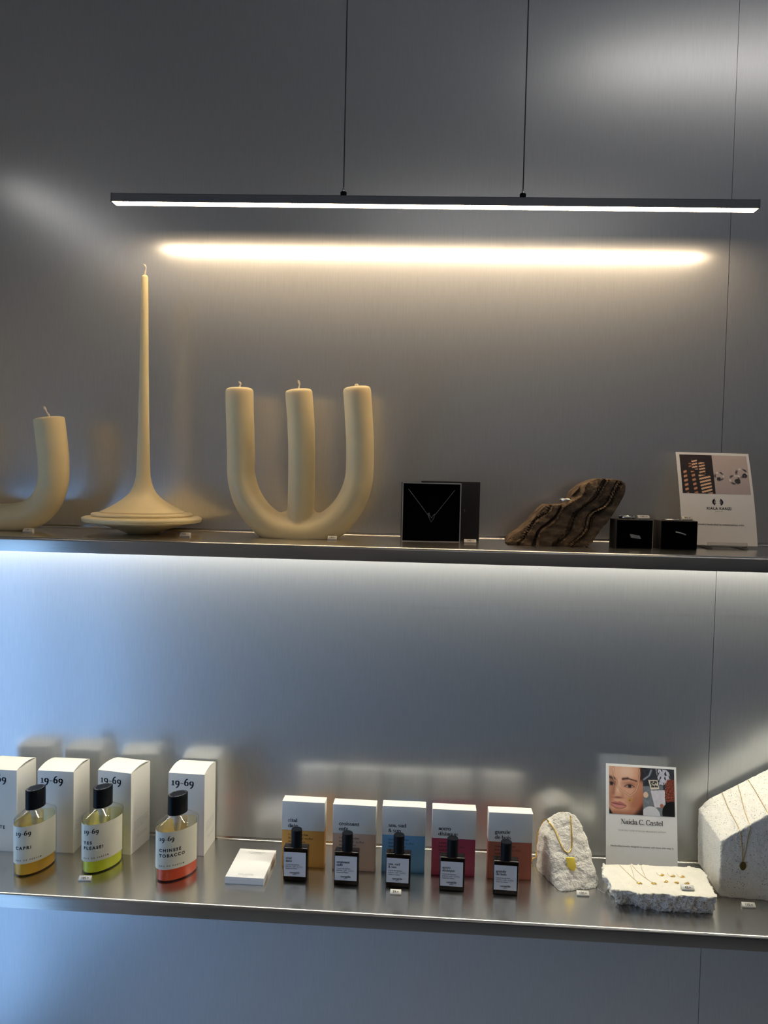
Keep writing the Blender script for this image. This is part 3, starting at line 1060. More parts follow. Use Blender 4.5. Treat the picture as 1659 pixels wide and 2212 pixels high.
def band_ring(name, label, loc, R, hgt, th, mat, group=None, wob=0.0, rx_=0.0, ry_=0.0):
    n, m = 40, 8
    mb = MB()
    o = 0
    for i in range(n):
        t = 2 * PI * i / n
        w = 1 + wob * math.sin(t * 3 + 1) + wob * 0.7 * math.sin(t * 7)
        hz = hgt / 2 * w
        for (dr, dz) in ((-th / 2, -0.7), (0, -1), (th / 2, -0.7), (th * 0.65, 0), (th / 2, 0.7), (0, 1), (-th / 2, 0.7), (-th * 0.4, 0)):
            rr = R + dr
            mb.v.append((rr * math.cos(t), rr * math.sin(t), hgt / 2 * (1 + wob * 1.2) + hz * dz))
    for i in range(n):
        for j in range(m):
            a, b = i * m + j, i * m + (j + 1) % m
            c, d = ((i + 1) % n) * m + (j + 1) % m, ((i + 1) % n) * m + j
            mb.f.append((a, d, c, b))
    o = mb.build(name, mat, None, smooth=60, loc=loc)
    o.rotation_euler = (rx_, ry_, 0)
    return tag(o, label, 'ring', group)


zr = drop(bvr, 0.192, -0.090) or 1.419
zr2 = max(z for z in (drop(bvr, x, -0.090 + dy, 1.425) or 0 for x in (0.182, 0.187, 0.192) for dy in (-0.006, 0, 0.006)))
band_ring('silver_ring', 'silver ring lying on the ledge of the brown rock', (0.1905, -0.090, zr2 - 0.0004), 0.0102, 0.0042, 0.0020, 'silver', None, 0.10)


# ------------------------------------------------------------------ price tags
def price_tag(loc, width, text, label, rotz=0.0, cells=4):
    t = thing('price_tag', label, 'price tag', loc, rotz, 'small plastic price tags')
    w = width / 2
    pr = [(-0.0026, 0.0), (-0.0034, 0.0024), (0.0022, 0.0062), (0.0030, 0.0054), (0.0030, 0.0)]
    MB().prism(pr, 'x', -w, w).build('body', 'tag', t, bevel=(0.0003, 1), smooth=40)
    d = Vector((0, 0.0056, 0.0038)).normalized()
    nrm = Vector((0, -d.z, d.y))
    base = Vector((0, -0.0034, 0.0024)) + nrm * 0.00018 + d * 0.0013
    mb = MB()
    res = sans_text(text, 0.0033, 0.02)
    kx = min(1.0, (width * 0.86) / max(res[1], 1e-6))
    put_text(mb, ([[(a * kx, b) for a, b in p] for p in res[0]], res[1] * kx), lambda x, y: Vector((x, 0, 0)) + base + d * y, 0, 0, 'c')
    mb.build('digits', 'ink', t, recalc=False)
    return t


price_tag((-0.5868, -0.1160, Z1), 0.0146, '120.=', 'tiny milky price tag in front of the cut-off U shaped candle')
price_tag((-0.3530, -0.1185, Z1), 0.0150, '150.=', 'tiny milky price tag right of the saucer candle base')
price_tag((-0.1420, -0.1080, Z1), 0.0130, '140.=', 'tiny milky price tag at the foot of the three armed candle')
price_tag((0.0550, -0.0990, Z1), 0.0172, '190.=', 'tiny milky price tag in front of the dark navy lid')
price_tag((-0.4845, -0.1480, Z2), 0.0178, '185.=', 'price tag 185 in front of the lime green perfume bottle', math.radians(5))
price_tag((-0.0384, -0.1385, Z2), 0.0155, '59.=', 'price tag 59 in front of the middle roll-on bottle')
price_tag((0.2267, -0.1150, Z2), 0.0172, '130.=', 'price tag 130 below the rough stone with the gold pendant')
price_tag((0.4532, -0.1215, Z2), 0.0182, '115.=', 'price tag 115 in front of the big white stone block')


# ------------------------------------------------------------------ ring boxes
def ring_box(loc, rotz, label, ring_label, kind):
    t = thing('ring_box', label, 'box', loc, rotz, 'black ring boxes')
    w, h, d = 0.0253, 0.0402, 0.034
    MB().box(-w, w, 0, d, 0, h).build('shell', 'taupe', t, bevel=(0.0012, 2), smooth=35)
    fr = MB()
    fr.box(-w + 0.0006, w - 0.0006, -0.0012, 0.0004, 0.0006, h - 0.0008)
    fr.build('foam_front', 'foam', t, bevel=(0.0005, 1))
    r = thing('display_ring', ring_label, 'ring', loc, rotz, 'rings pushed into the box fronts')
    if kind == 'signet':
        MB().prism([(-0.0078, 0.0205), (0.0062, 0.0185), (0.0082, 0.0140), (-0.0056, 0.0152)], 'y', -0.0042, -0.0022).build('signet_face', 'silver_dim', r, bevel=(0.0006, 2), smooth=40)
        MB().torus((0.0003, 0.0055, 0.0172), 0.0078, 0.0011, 30, 8, axis='z').build('band', 'silver_dim', r, smooth=60)
    else:
        MB().tube(catmull([(-0.0052, -0.0016, 0.0248), (-0.002, -0.0036, 0.0243), (0.004, -0.0040, 0.0228), (0.0085, -0.0018, 0.0212)], 5), 0.0008, 8).build('band', 'silver_dim', r, smooth=60)
    return t


ring_box((0.2815, -0.1120, Z1), math.radians(3), 'black ring box beside the brown rock, with a square signet ring', 'square silver signet ring in the front of the left ring box', 'signet')
ring_box((0.3420, -0.1125, Z1), math.radians(2), 'black ring box standing in front of the white jewellery card', 'thin plain ring in the front of the right ring box', 'thin')
band_ring('silver_ring', 'twisted silver ring lying on top of the left ring box', (0.2745, -0.0950, Z1 + 0.0402), 0.0100, 0.0040, 0.0020, 'silver', None, 0.28)
band_ring('silver_ring', 'flat silver ring lying on top of the right ring box', (0.3345, -0.0950, Z1 + 0.0402), 0.0100, 0.0018, 0.0022, 'silver', None, 0.10)
price_tag((0.2965, -0.0985, Z1 + 0.0402), 0.0166, '190.=', 'tiny price tag on top of the left ring box')
price_tag((0.3568, -0.0975, Z1 + 0.0402), 0.0140, '90.=', 'tiny price tag on top of the right ring box')


# ------------------------------------------------------------------ printed photos as coloured grids
def lin(c):
    return tuple((v / 255 / 12.92) if v / 255 <= 0.04045 else ((v / 255 + 0.055) / 1.055) ** 2.4 for v in c)


def seg_d(px, py, ax, ay, bx, by):
    dx, dy = bx - ax, by - ay
    t = max(0, min(1, ((px - ax) * dx + (py - ay) * dy) / (dx * dx + dy * dy + 1e-12)))
    return math.hypot(px - ax - t * dx, py - ay - t * dy)


def inside(px, py, poly):
    c = False
    n = len(poly)
    for i in range(n):
        (x1, y1), (x2, y2) = poly[i], poly[i - 1]
        if (y1 > py) != (y2 > py) and px < (x2 - x1) * (py - y1) / (y2 - y1) + x1:
            c = not c
    return c


def mixc(a, b, t):
    t = max(0, min(1, t))
    return tuple(x + (y - x) * t for x, y in zip(a, b))


def sstep(a, b, x):
    t = max(0, min(1, (x - a) / (b - a)))
    return t * t * (3 - 2 * t)


def photo(name, nx, ny, fn, place, parent):
    """fn(u, v) -> sRGB 0..255, u left to right, v top to bottom; place(u, v) -> 3D"""
    vs, cols = [], []
    for j in range(ny + 1):
        for i in range(nx + 1):
            u, v = i / nx, j / ny
            vs.append(place(u, v))
            cols.append(lin(fn(u, v)))
    fs = [(j * (nx + 1) + i, (j + 1) * (nx + 1) + i, (j + 1) * (nx + 1) + i + 1, j * (nx + 1) + i + 1) for j in range(ny) for i in range(nx)]
    me = bpy.data.meshes.new(name)
    me.from_pydata(vs, [], fs)
    at = me.color_attributes.new('print', 'FLOAT_COLOR', 'POINT')
    at.data.foreach_set('color', [c for q in cols for c in (*q, 1.0)])
    return obj(name, me, 'photo', parent)


def fn_face(u, v):
    x, y = u * 607, v * 850
    n = noise.fractal(Vector((u * 7, v * 8, 1.3)), 1, 2, 3)
    c = mixc((214, 160, 132), (226, 178, 150), 0.5 + 0.5 * n)
    c = mixc(c, (236, 196, 172), math.exp(-(((u - 0.50) / 0.30) ** 2 + ((v - 0.10) / 0.16) ** 2)))
    c = mixc(c, (168, 96, 68), sstep(0.62, 1.0, u) * (0.35 + 0.65 * sstep(0.2, 0.9, v)))
    c = mixc(c, (150, 84, 62), 0.55 * math.exp(-(((u - 0.72) / 0.18) ** 2 + ((v - 0.78) / 0.2) ** 2)))
    c = mixc(c, (150, 92, 70), 0.75 * sstep(0.86, 1.0, v))
    c = mixc(c, (168, 110, 86), 0.6 * math.exp(-(((u - 0.03) / 0.12) ** 2 + ((v - 0.6) / 0.3) ** 2)))
    # eye sockets, bridge and side of the nose
    c = mixc(c, (150, 96, 76), 0.65 * math.exp(-(((u - 0.62) / 0.20) ** 2 + ((v - 0.36) / 0.06) ** 2)))
    c = mixc(c, (128, 82, 66), 0.75 * math.exp(-(((u - 0.07) / 0.12) ** 2 + ((v - 0.34) / 0.07) ** 2)))
    d = seg_d(u, v * 1.4, 0.30, 0.40, 0.25, 0.72)
    c = mixc(c, (240, 204, 184), 0.6 * math.exp(-(d / 0.05) ** 2))
    d = seg_d(u, v * 1.4, 0.17, 0.42, 0.12, 0.80)
    c = mixc(c, (140, 90, 72), 0.55 * math.exp(-(d / 0.055) ** 2))
    c = mixc(c, (120, 66, 50), 0.85 * math.exp(-(((u - 0.26) / 0.14) ** 2 + ((v - 0.655) / 0.022) ** 2)))
    c = mixc(c, (176, 118, 96), 0.5 * math.exp(-(((u - 0.40) / 0.05) ** 2 + ((v - 0.60) / 0.05) ** 2)))
    # brows
    for a in ((0.40, 0.262, 0.55, 0.245, 0.024), (0.55, 0.245, 0.82, 0.292, 0.014), (0.0, 0.232, 0.15, 0.262, 0.030)):
        d = seg_d(u, v, *a[:4])
        c = mixc(c, (62, 36, 30), 0.92 * math.exp(-(d / a[4]) ** 2))
    # eyes
    for ex, ey, w in ((0.60, 0.408, 0.15), (0.06, 0.372, 0.11)):
        e = ((u - ex) / w) ** 2 + ((v - ey) / 0.036) ** 2
        c = mixc(c, (176, 152, 144), 0.85 * (1 - sstep(0.55, 1.15, e)))
        d = math.hypot((u - ex - 0.01) / 0.052, (v - ey) / 0.037)
        c = mixc(c, (40, 26, 26), 1 - sstep(0.75, 1.1, d))
        d = abs(v - (ey - 0.034 + 0.045 * ((u - ex) / w) ** 2))
        if abs(u - ex) < w * 1.05:
            c = mixc(c, (48, 28, 26), 0.85 * math.exp(-(d / 0.010) ** 2))
            d = abs(v - (ey + 0.034 - 0.03 * ((u - ex) / w) ** 2))
            c = mixc(c, (140, 84, 70), 0.6 * math.exp(-(d / 0.010) ** 2))
    # mouth
    mu = (u - 0.28) / 0.225
    if abs(mu) < 1.02:
        top = 0.772 - 0.040 * (1 - mu * mu) + 0.018 * math.exp(-((u - 0.24) / 0.04) ** 2) + 0.03 * max(0, mu)
        bot = 0.80 + 0.072 * (1 - mu * mu) + 0.02 * max(0, mu)
        mid_ = 0.795 + 0.022 * mu
        if top < v < bot:
            c = mixc((186, 112, 110), (206, 138, 132), math.exp(-((v - (bot - 0.03)) / 0.03) ** 2))
        c = mixc(c, (96, 46, 46), 0.9 * math.exp(-((v - mid_) / 0.008) ** 2) * (1 - sstep(0.9, 1.02, abs(mu))))
        c = mixc(c, (128, 74, 60), 0.6 * math.exp(-((v - bot - 0.012) / 0.012) ** 2))
    # hair and dark corners
    c = mixc(c, (58, 38, 32), sstep(0.90, 1.0, u + 0.10 * (0.5 - abs(v - 0.2))) * (1 - sstep(0.22, 0.36, v)))
    c = mixc(c, (26, 18, 18), sstep(0.97, 1.12, u * 0.55 + v * 0.62))
    c = mixc(c, (22, 16, 18), sstep(0.0, 0.08, v - 0.84 - u * 1.2))
    # fine chain across the face
    ch = [(85, 10), (65, 200), (95, 250), (135, 270), (145, 350), (225, 445), (275, 455), (375, 520), (475, 440), (530, 300), (555, 130), (550, 30)]
    d = min(seg_d(x, y, *a, *b) for a, b in zip(ch, ch[1:]))
    c = mixc(c, (252, 226, 190), math.exp(-(d / 4.5) ** 2))
    c = mixc(c, (110, 64, 44), 0.45 * math.exp(-((d - 10) / 5) ** 2))
    d = abs(math.hypot((x - 375) / 0.9, (y - 592)) - 30)
    c = mixc(c, (196, 150, 62), math.exp(-(d / 11) ** 2))
    c = mixc(c, (90, 56, 30), 0.8 * math.exp(-(math.hypot(x - 370, y - 600) / 12) ** 2))
    return c


def fn_desk(u, v):
    x, y = 822 + u * 570, 120 + v * 890
    n = noise.fractal(Vector((u * 10, v * 12, 4.1)), 1, 2, 4)
    c = mixc((26, 30, 40), (58, 64, 72), 0.5 + 0.6 * n)
    if x < 1180 and y > 470 - (x - 822) * 0.1:
        c = mixc((96, 104, 112), (132, 138, 144), 0.5 + 0.5 * n)
    d = seg_d(x, y, 975, 160, 940, 260)
    d = min(d, seg_d(x, y, 940, 260, 840, 340))
    c = mixc(c, (150, 160, 172), math.exp(-(d / 16) ** 2))
    if inside(x, y, [(1055, 130), (1290, 140), (1330, 330), (1210, 420), (1120, 432)]):
        c = mixc((206, 206, 218), (176, 178, 192), 0.5 + 0.5 * n)
        if noise.noise(Vector((u * 16, v * 13, 9))) > 0.22:
            c = (46, 48, 58)
    if inside(x, y, [(920, 345), (1085, 333), (1118, 500), (965, 522)]):
        c = (224, 216, 200)
        if inside(x, y, [(945, 360), (1072, 352), (1098, 470), (975, 486)]):
            c = (40, 40, 40) if noise.noise(Vector((u * 26, v * 22, 2))) > -0.05 else (196, 190, 172)
    if inside(x, y, [(960, 542), (1215, 520), (1225, 840), (1030, 852)]):
        c = mixc((206, 202, 212), (222, 218, 226), 0.5 + 0.5 * n)
    if ((x - 872) / 45) ** 2 + ((y - 625) / 55) ** 2 < 1:
        c = (220, 190, 168)
    if ((x - 960) / 165) ** 2 + ((y - 1000) / 165) ** 2 < 1:
        c = (214, 214, 220)
    hx = 1290 + 45 * noise.noise(Vector((v * 9, 3.3, 0)))
    if x > hx - 70 and 310 < y < 770:
        e = ((x - 1330) / 130) ** 2 + ((y - 540) / 245) ** 2
        if e < 1 + 0.35 * noise.noise(Vector((u * 20, v * 24, 5))):
            m_ = noise.noise(Vector((u * 34, v * 40, 7)))
            c = mixc((58, 26, 24), (176, 90, 66), 0.5 + 0.9 * m_)
    if ((x - 1350) / 185) ** 2 + ((y - 940) / 215) ** 2 < 1:
        c = (14, 15, 20)
    if ((x - 1158) / 34) ** 2 + ((y - 815) / 40) ** 2 < 1:
        c = (170, 112, 92)
    return c


def fn_stripes(u, v):
    c = mixc((34, 20, 20), (22, 14, 16), v)
    lit = (250, 206, 164)

    def col(cx, w, v0, v1, per, ph, slope, lo=0.55):
        nonlocal c
        if v0 < v < v1:
            cc = cx + slope * (v - v0)
            d = abs(u - cc) / w
            if d < 1:
                s = math.sin((v * per + (u - cc) * 2.5 + ph) * 2 * PI)
                t = sstep(-0.25, 0.25, s) * (1 - sstep(0.8, 1.0, d))
                c = mixc(c, mixc((196, 116, 78), lit, lo), t)
    col(0.125, 0.06, 0.40, 1.0, 9, 0.2, 0.03, 0.5)
    col(0.44, 0.095, 0.11, 0.38, 13, 0.1, 0.0, 0.95)
    col(0.66, 0.105, 0.20, 0.50, 13, 0.5, 0.0, 0.9)
    col(0.36, 0.06, 0.42, 1.0, 9, 0.4, 0.10, 0.35)
    col(0.66, 0.15, 0.52, 1.0, 12, 0.0, 0.14, 1.0)
    col(0.80, 0.10, 0.55, 1.0, 12, 0.3, 0.06, 1.0)
    col(0.30, 0.05, 0.22, 0.34, 14, 0, 0, 0.1)
    return c


def fn_rings(u, v):
    c = mixc((206, 190, 184), (186, 172, 170), v)
    for cx, cy, rx_, ry_, dx, dy, dr in ((0.155, 0.545, 0.135, 0.105, -0.02, 0.075, 0.065), (0.58, 0.625, 0.145, 0.120, 0.085, 0.04, 0.085), (0.80, 0.455, 0.165, 0.118, 0.085, 0.062, 0.075)):
        e = math.hypot((u - cx) / rx_, (v - cy) / ry_)
        if 0.72 < e < 1.06:
            a = math.atan2((v - cy) / ry_, (u - cx) / rx_)
            c = mixc((64, 60, 64), (236, 232, 228), 0.5 + 0.5 * math.sin(a * 3 + cx * 9))
        elif 1.06 <= e < 1.3 and v > cy:
            c = mixc(c, (150, 138, 136), 0.5 * (1.3 - e) / 0.24)
        if math.hypot((u - cx - dx) / dr, (v - cy - dy) / (dr * 0.8)) < 1:
            c = mixc((26, 26, 32), (96, 94, 98), sstep(0.2, 0.9, noise.noise(Vector((u * 30, v * 30, 0))) + 0.4))
    return c


# ------------------------------------------------------------------ jewellery card on the upper shelf (leaning, slightly bowed)
def card_map(bl, br, tl, tr, bow, th=0.0004):
    bl, br, tl, tr = Vector(bl), Vector(br), Vector(tl), Vector(tr)
    nrm = (br - bl).cross(tl - bl).normalized()      # towards the viewer (-y)
    if nrm.y > 0:
        nrm = -nrm

    def f(u, v, off=0.0):     # u 0..1 left to right, v 0..1 bottom to top
        p = (bl * (1 - u) + br * u) * (1 - v) + (tl * (1 - u) + tr * u) * v
        return p + nrm * (off + bow * math.sin(v * PI))
    return f


def card_body(name, f, parent, mat='paper', n=14, th=0.0005):
    vs, fs = [], []
    for o in (0.0, -th):
        for j in range(n + 1):
            for u in (0, 1):
                vs.append(f(u, j / n, o))
    b = 2 * (n + 1)
    for j in range(n):
        fs.append((2 * j, 2 * j + 1, 2 * j + 3, 2 * j + 2))
        fs.append((b + 2 * j, b + 2 * j + 2, b + 2 * j + 3, b + 2 * j + 1))
        fs.append((2 * j, 2 * j + 2, b + 2 * j + 2, b + 2 * j))
        fs.append((2 * j + 1, b + 2 * j + 1, b + 2 * j + 3, 2 * j + 3))
    fs.append((0, b, b + 1, 1))
    fs.append((2 * n, 2 * n + 1, b + 2 * n + 1, b + 2 * n))
    return MB().add(vs, fs).build(name, mat, parent)


ca = thing('jewellery_card', 'white printed card with ring photos in a clear stand on the upper shelf', 'card', (0.412, -0.072, Z1))
fA = card_map((-0.0520, 0, 0.0046), (0.0534, 0, 0.0046), (-0.0527, 0.0450, 0.1390), (0.0526, 0.0450, 0.1380), 0.0035)
card_body('sheet', fA, ca)
photo('photo_print', 60, 74, fn_stripes, lambda u, v: fA(0.045 + 0.445 * u, 0.972 - 0.432 * v, 0.0002), ca)
photo('photo_print', 60, 74, fn_rings, lambda u, v: fA(0.49 + 0.475 * u, 0.972 - 0.432 * v, 0.0002), ca)
AW, AH = 0.1054, 0.1417
mA = lambda x, y: fA(x / AW, y / AH, 0.00025)
mb = MB()
put_text(mb, sans_text('KIALA KANZI', 0.0037, 0.028, 1.12), mA, 0.0545, 0.0525, 'c')
put_text(mb, sans_text('jewelery handcrafted by multidisciplinary artist.', 0.0024, 0.008, 1.0), mA, 0.0560, 0.0292, 'c')
put_text(mb, sans_text('JEWELRY', 0.0011, 0.01, 1.9), mA, 0.0545, 0.0492, 'c')
for s in (-1, 1):
    cx = 0.0535 + s * 0.0010
    outer = [(cx + s * q[0], 0.0640 + q[1]) for q in ring_pts(0.0, 0, 0.0068, 0.0058, -62, 62, 12)]
    inner = [(cx + s * q[0], 0.0640 + q[1]) for q in ring_pts(0.0, 0, 0.0044, 0.0050, 55, -55, 8)]
    for i in range(12):
        t0, t1 = i / 12, (i + 1) / 12
        i0, i1 = inner[8 - int(t0 * 8)], inner[8 - min(8, int(math.ceil(t1 * 8)))]
        q = [outer[i], outer[i + 1], i1, i0]
        mb.add([mA(*p) for p in q], [(0, 1, 2, 3)])
    for a in (-32, 0, 32):
        ca_, sa_ = math.cos(math.radians(a)), math.sin(math.radians(a))
        px, py = cx + s * 0.0050 * ca_, 0.0640 + 0.0052 * sa_
        qx, qy = cx + s * 0.0022 * ca_, 0.0640 + 0.0026 * sa_
        tx, ty = -sa_ * 0.0008, ca_ * 0.0008 * s
        mb.add([mA(px + tx, py + ty), mA(px - tx, py - ty), mA(qx - tx * .7, qy - ty * .7), mA(qx + tx * .7, qy + ty * .7)], [(0, 1, 2, 3)])
mb.build('lettering', 'ink', ca, recalc=False)

sa = thing('acrylic_stand', 'clear acrylic easel holding the card on the upper shelf', 'stand', (0.418, -0.072, Z1))
MB().box(-0.0275, 0.0275, -0.0140, -0.0118, 0.0034, 0.0098).build('front_lip', 'acrylic', sa, bevel=(0.0003, 1))
MB().box(-0.0275, 0.0275, -0.0118, -0.0010, 0.0028, 0.0042).build('ledge', 'acrylic', sa)
for x in (-0.0285, 0.0215):
    MB().box(x, x + 0.0075, -0.0150, 0.036, 0.0, 0.0028).build('foot', 'acrylic', sa, bevel=(0.0003, 1))
MB().add([(-0.02, 0.0035, 0.003), (0.02, 0.0035, 0.003), (0.02, 0.036, 0.090), (-0.02, 0.036, 0.090), (-0.02, 0.0058, 0.003), (0.02, 0.0058, 0.003), (0.02, 0.0383, 0.090), (-0.02, 0.0383, 0.090)],
         [(0, 1, 2, 3), (7, 6, 5, 4), (0, 4, 5, 1), (2, 6, 7, 3), (1, 5, 6, 2), (0, 3, 7, 4)]).build('back_plate', 'acrylic', sa)

# sliver of a wax object cut by the right edge
yo = MB().lathe([(0, 0), (0.012, 0.0), (0.0150, 0.0025), (0.0158, 0.0065), (0.0150, 0.0105), (0.0125, 0.0130), (0.0125, 0.030), (0.0110, 0.033), (0, 0.0335)], 32).build('wax_stub', 'wax', None, smooth=35, loc=(0.4992, -0.070, Z1))
tag(yo, 'small round cream wax stub cut off by the right edge of the upper shelf', 'candle')


# ------------------------------------------------------------------ 19-69 cartons
def carton(loc, rotz, label, extra=None):
    """loc = front right bottom corner"""
    t = thing('perfume_carton', label, 'box', loc, rotz, 'white perfume cartons in a row')
    w, d, h = 0.0572, 0.0555, 0.1270
    MB().box(-w, 0, 0, d, 0, h).build('body', 'white_card', t, bevel=(0.0005, 2), smooth=35)
    # bulging tuck flap on top
    pr = []
    n = 10
    for i in range(n + 1):
        y = d * i / n
        pr.append((y, h + 0.0002 + 0.0042 * math.sin(PI * (i / n)) ** 0.8))
    pr2 = [(y, z - 0.0007) for y, z in pr][::-1]
    MB().prism(pr + pr2, 'x', -w + 0.0003, -0.0003).build('tuck_flap', 'white_card', t, smooth=30)
    f = lambda x, y: (-w + x, -0.0002, y)
    mb = MB()
    put_text(mb, serif_text('19-69', 0.0074, 1.4, 0.55, 0, 0.5), f, 0.0050, h - 0.0188)
    if extra:
        mb.build('lettering', 'ink', t, recalc=False)
        mb = MB()
        put_text(mb, sans_text(extra, 0.0048, 0.03, 1.35), f, 0.0385, 0.0355, 'r')
        put_text(mb, sans_text('-', 0.0048, 0.02, 1.0), f, 0.0295, 0.018, 'r')
    mb.build('lettering', 'ink', t, recalc=False)
    g = lambda x, y: (0.0002, x, y)
    mb = MB()
    for i in range(5):
        yy = 0.0470 - i * 0.0031
        x0, x1 = 0.0085, 0.049 - (0.012 if i == 4 else 0.0)
        x = x0
        while x < x1:
            ln = 0.002 + 0.004 * rnd.random()
            mb.add([g(x, yy), g(min(x + ln, x1), yy), g(min(x + ln, x1), yy + 0.0008), g(x, yy + 0.0008)], [(0, 1, 2, 3)])
            x += ln + 0.0012
    for i in range(2):
        yy = 0.0230 - i * 0.0031
        x = 0.017
        while x < 0.047:
            ln = 0.002 + 0.004 * rnd.random()
            mb.add([g(x, yy), g(x + ln, yy), g(x + ln, yy + 0.0008), g(x, yy + 0.0008)], [(0, 1, 2, 3)])
            x += ln + 0.0012
    mb.build('fine_print', 'light_ink', t, recalc=False)
    return t


carton((-0.3374, -0.0612, Z2), math.radians(-1.5), 'white perfume carton standing behind the red perfume bottle')
carton((-0.4490, -0.0700, Z2), math.radians(-9.5), 'white perfume carton standing turned behind the lime green bottle')
carton((-0.5374, -0.0738, Z2), math.radians(0), 'white perfume carton between the yellow and lime green bottles')
carton((-0.6247, -0.0785, Z2), math.radians(-1), 'white perfume carton cut off by the left edge of the picture', 'C\u00d4TE')


# ------------------------------------------------------------------ oval perfume bottles
def ell_arc_table(a, b, n=720):
    t_a, t_b = -PI - 0.75, 0.3
    tab, s = [(t_a, 0.0)], 0.0
    px, py = a * math.cos(t_a), b * math.sin(t_a)
    for i in range(1, n + 1):
        t = t_a + (t_b - t_a) * i / n
        x, y = a * math.cos(t), b * math.sin(t)
        s += math.hypot(x - px, y - py)
        px, py = x, y
        tab.append((t, s))
    return tab


def oval_bottle(loc, rotz, label, liquid_col, pale_col, lines, base_name, lead):
    t = thing('perfume_bottle', label, 'bottle', loc, rotz, 'oval glass perfume bottles')
    a, b, h = 0.0334, 0.0209, 0.082
    e = b / a
    MB().lathe([(0, 0), (a - 0.0014, 0), (a - 0.0004, 0.0006), (a, 0.0018), (a, h - 0.0012), (a - 0.0006, h - 0.0002), (a - 0.0020, h + 0.0006), (0.0185, h + 0.0080), (0.0150, h + 0.0095), (0.0150, h + 0.0125), (0, h + 0.0125)], 72, 1.0, e).build('glass_body', 'glass', t, smooth=30)
    li = 0.0022
    MB().lathe([(0, li), (a - 0.0030, li), (a - 0.0022, li + 0.0008), (a - 0.0022, 0.0205), (0, 0.0205)], 64, 1.0, (b - 0.0022) / (a - 0.0022)).build('tinted_liquid', liquid_mat(base_name + '_liquid', liquid_col), t, smooth=30)
    MB().lathe([(0, 0.0206), (a - 0.0022, 0.0206), (a - 0.0022, h - 0.0062), (a - 0.0036, h - 0.0045), (0, h - 0.0040)], 64, 1.0, (b - 0.0022) / (a - 0.0022)).build('upper_liquid', clear_mat(base_name + '_pale', pale_col, 0.02, 1.33, pale_col), t, smooth=30)
    # wrapped front label
    tab = ell_arc_table(a + 0.00025, b + 0.00025)
    tot = tab[-1][1]

    def at_s(s):
        s = max(0, min(tot, s))
        lo, hi = 0, len(tab) - 1
        while hi - lo > 1:
            m_ = (lo + hi) // 2
            if tab[m_][1] < s:
                lo = m_
            else:
                hi = m_
        (t0, s0), (t1, s1) = tab[lo], tab[hi]
        return t0 + (t1 - t0) * ((s - s0) / max(1e-9, s1 - s0))

    def wrap(off):
        def f(x, y):
            tt = at_s(x)
            return ((a + off) * math.cos(tt), (b + off) * math.sin(tt), y)
        return f
    z0, z1_ = 0.0200, 0.0745
    tip = next(s_ for t_, s_ in tab if t_ >= -PI)
    s0, s1 = tip - 0.0050, tip + 0.0670
    fo, fi = wrap(0.0003), wrap(0.0001)
    vs, fs, n = [], [], 48
    for i in range(n + 1):
        s = s0 + (s1 - s0) * i / n
        vs += [fo(s, z0), fo(s, z1_), fi(s, z1_), fi(s, z0)]
    for i in range(n):
        q, r = i * 4, i * 4 + 4
        fs += [(q, r, r + 1, q + 1), (q + 1, r + 1, r + 2, q + 2), (q + 2, r + 2, r + 3, q + 3), (q + 3, r + 3, r, q)]
    fs += [(0, 1, 2, 3), (4 * n + 3, 4 * n + 2, 4 * n + 1, 4 * n)]
    lb = MB().add(vs, fs).build('label', 'cream_label', t, smooth=40)
    # label on the back, seen through the bottle
    bi, bo = wrap(0.0001), wrap(0.0003)
    vs, fs = [], []
    for i in range(n + 1):
        s = s0 + 0.004 + (s1 - s0) * i / n
        vs += [(p[0], -p[1], p[2]) for p in (bo(s, z0), bo(s, z1_), bi(s, z1_), bi(s, z0))]
    for i in range(n):
        q, r = i * 4, i * 4 + 4
        fs += [(q, r, r + 1, q + 1), (q + 1, r + 1, r + 2, q + 2), (q + 2, r + 2, r + 3, q + 3), (q + 3, r + 3, r, q)]
    fs += [(0, 1, 2, 3), (4 * n + 3, 4 * n + 2, 4 * n + 1, 4 * n)]
    MB().add(vs, fs).build('back_label', 'back_label', t, smooth=40)
    MB().lathe([(0, h - 0.016), (0.0050, h - 0.016), (0.0058, h - 0.004), (0.0095, h + 0.0085), (0, h + 0.0090)], 32, 1.0, 0.8).build('pump_collar', 'tag', t, smooth=40)
    fw = wrap(0.00042)
    mb = MB()
    x0 = s0 + lead
    put_text(mb, serif_text('19-69', 0.0046, 1.45, 0.55, 0, 0.4), fw, x0, 0.0615)
    for i, ln in enumerate(lines[::-1]):
        put_text(mb, sans_text(ln, 0.0043, 0.045, 1.40), fw, x0, 0.0412 + i * 0.0078 - (0.0 if len(lines) == 1 else 0.003))
    put_text(mb, sans_text('EAU DE PARFUM', 0.0022, 0.02, 1.7), fw, x0, 0.0242)
    mb.build('lettering', 'ink', lb, recalc=False)
    # oval cap
    ca_, cb_ = 0.0156, 0.0106
    cz0, cz1 = h + 0.0095, h + 0.0375
    cp = MB().lathe([(0, cz0), (ca_ - 0.0004, cz0), (ca_, cz0 + 0.0005), (ca_, cz1 - 0.0006), (ca_ - 0.0006, cz1), (0, cz1)], 56, 1.0, cb_ / ca_).build('cap', 'black_cap', t, smooth=35)
    mb = MB()
    for i in range(22):
        t0 = 2 * PI * i / 22
        if i % 7 == 6:
            continue
        ww = 0.055 + 0.05 * rnd.random()
        for (r0, r1, q0, q1) in ((0.78, 0.90, -ww, -ww + 0.04), (0.78, 0.90, ww - 0.04, ww), ((0.86, 0.90, -ww, ww) if i % 2 else (0.78, 0.81, -ww, ww))):
            mb.add([(ca_ * r * math.cos(t0 + q), cb_ * r * math.sin(t0 + q), cz1 + 0.00015) for r, q in ((r0, q0), (r1, q0), (r1, q1), (r0, q1))], [(0, 1, 2, 3)])
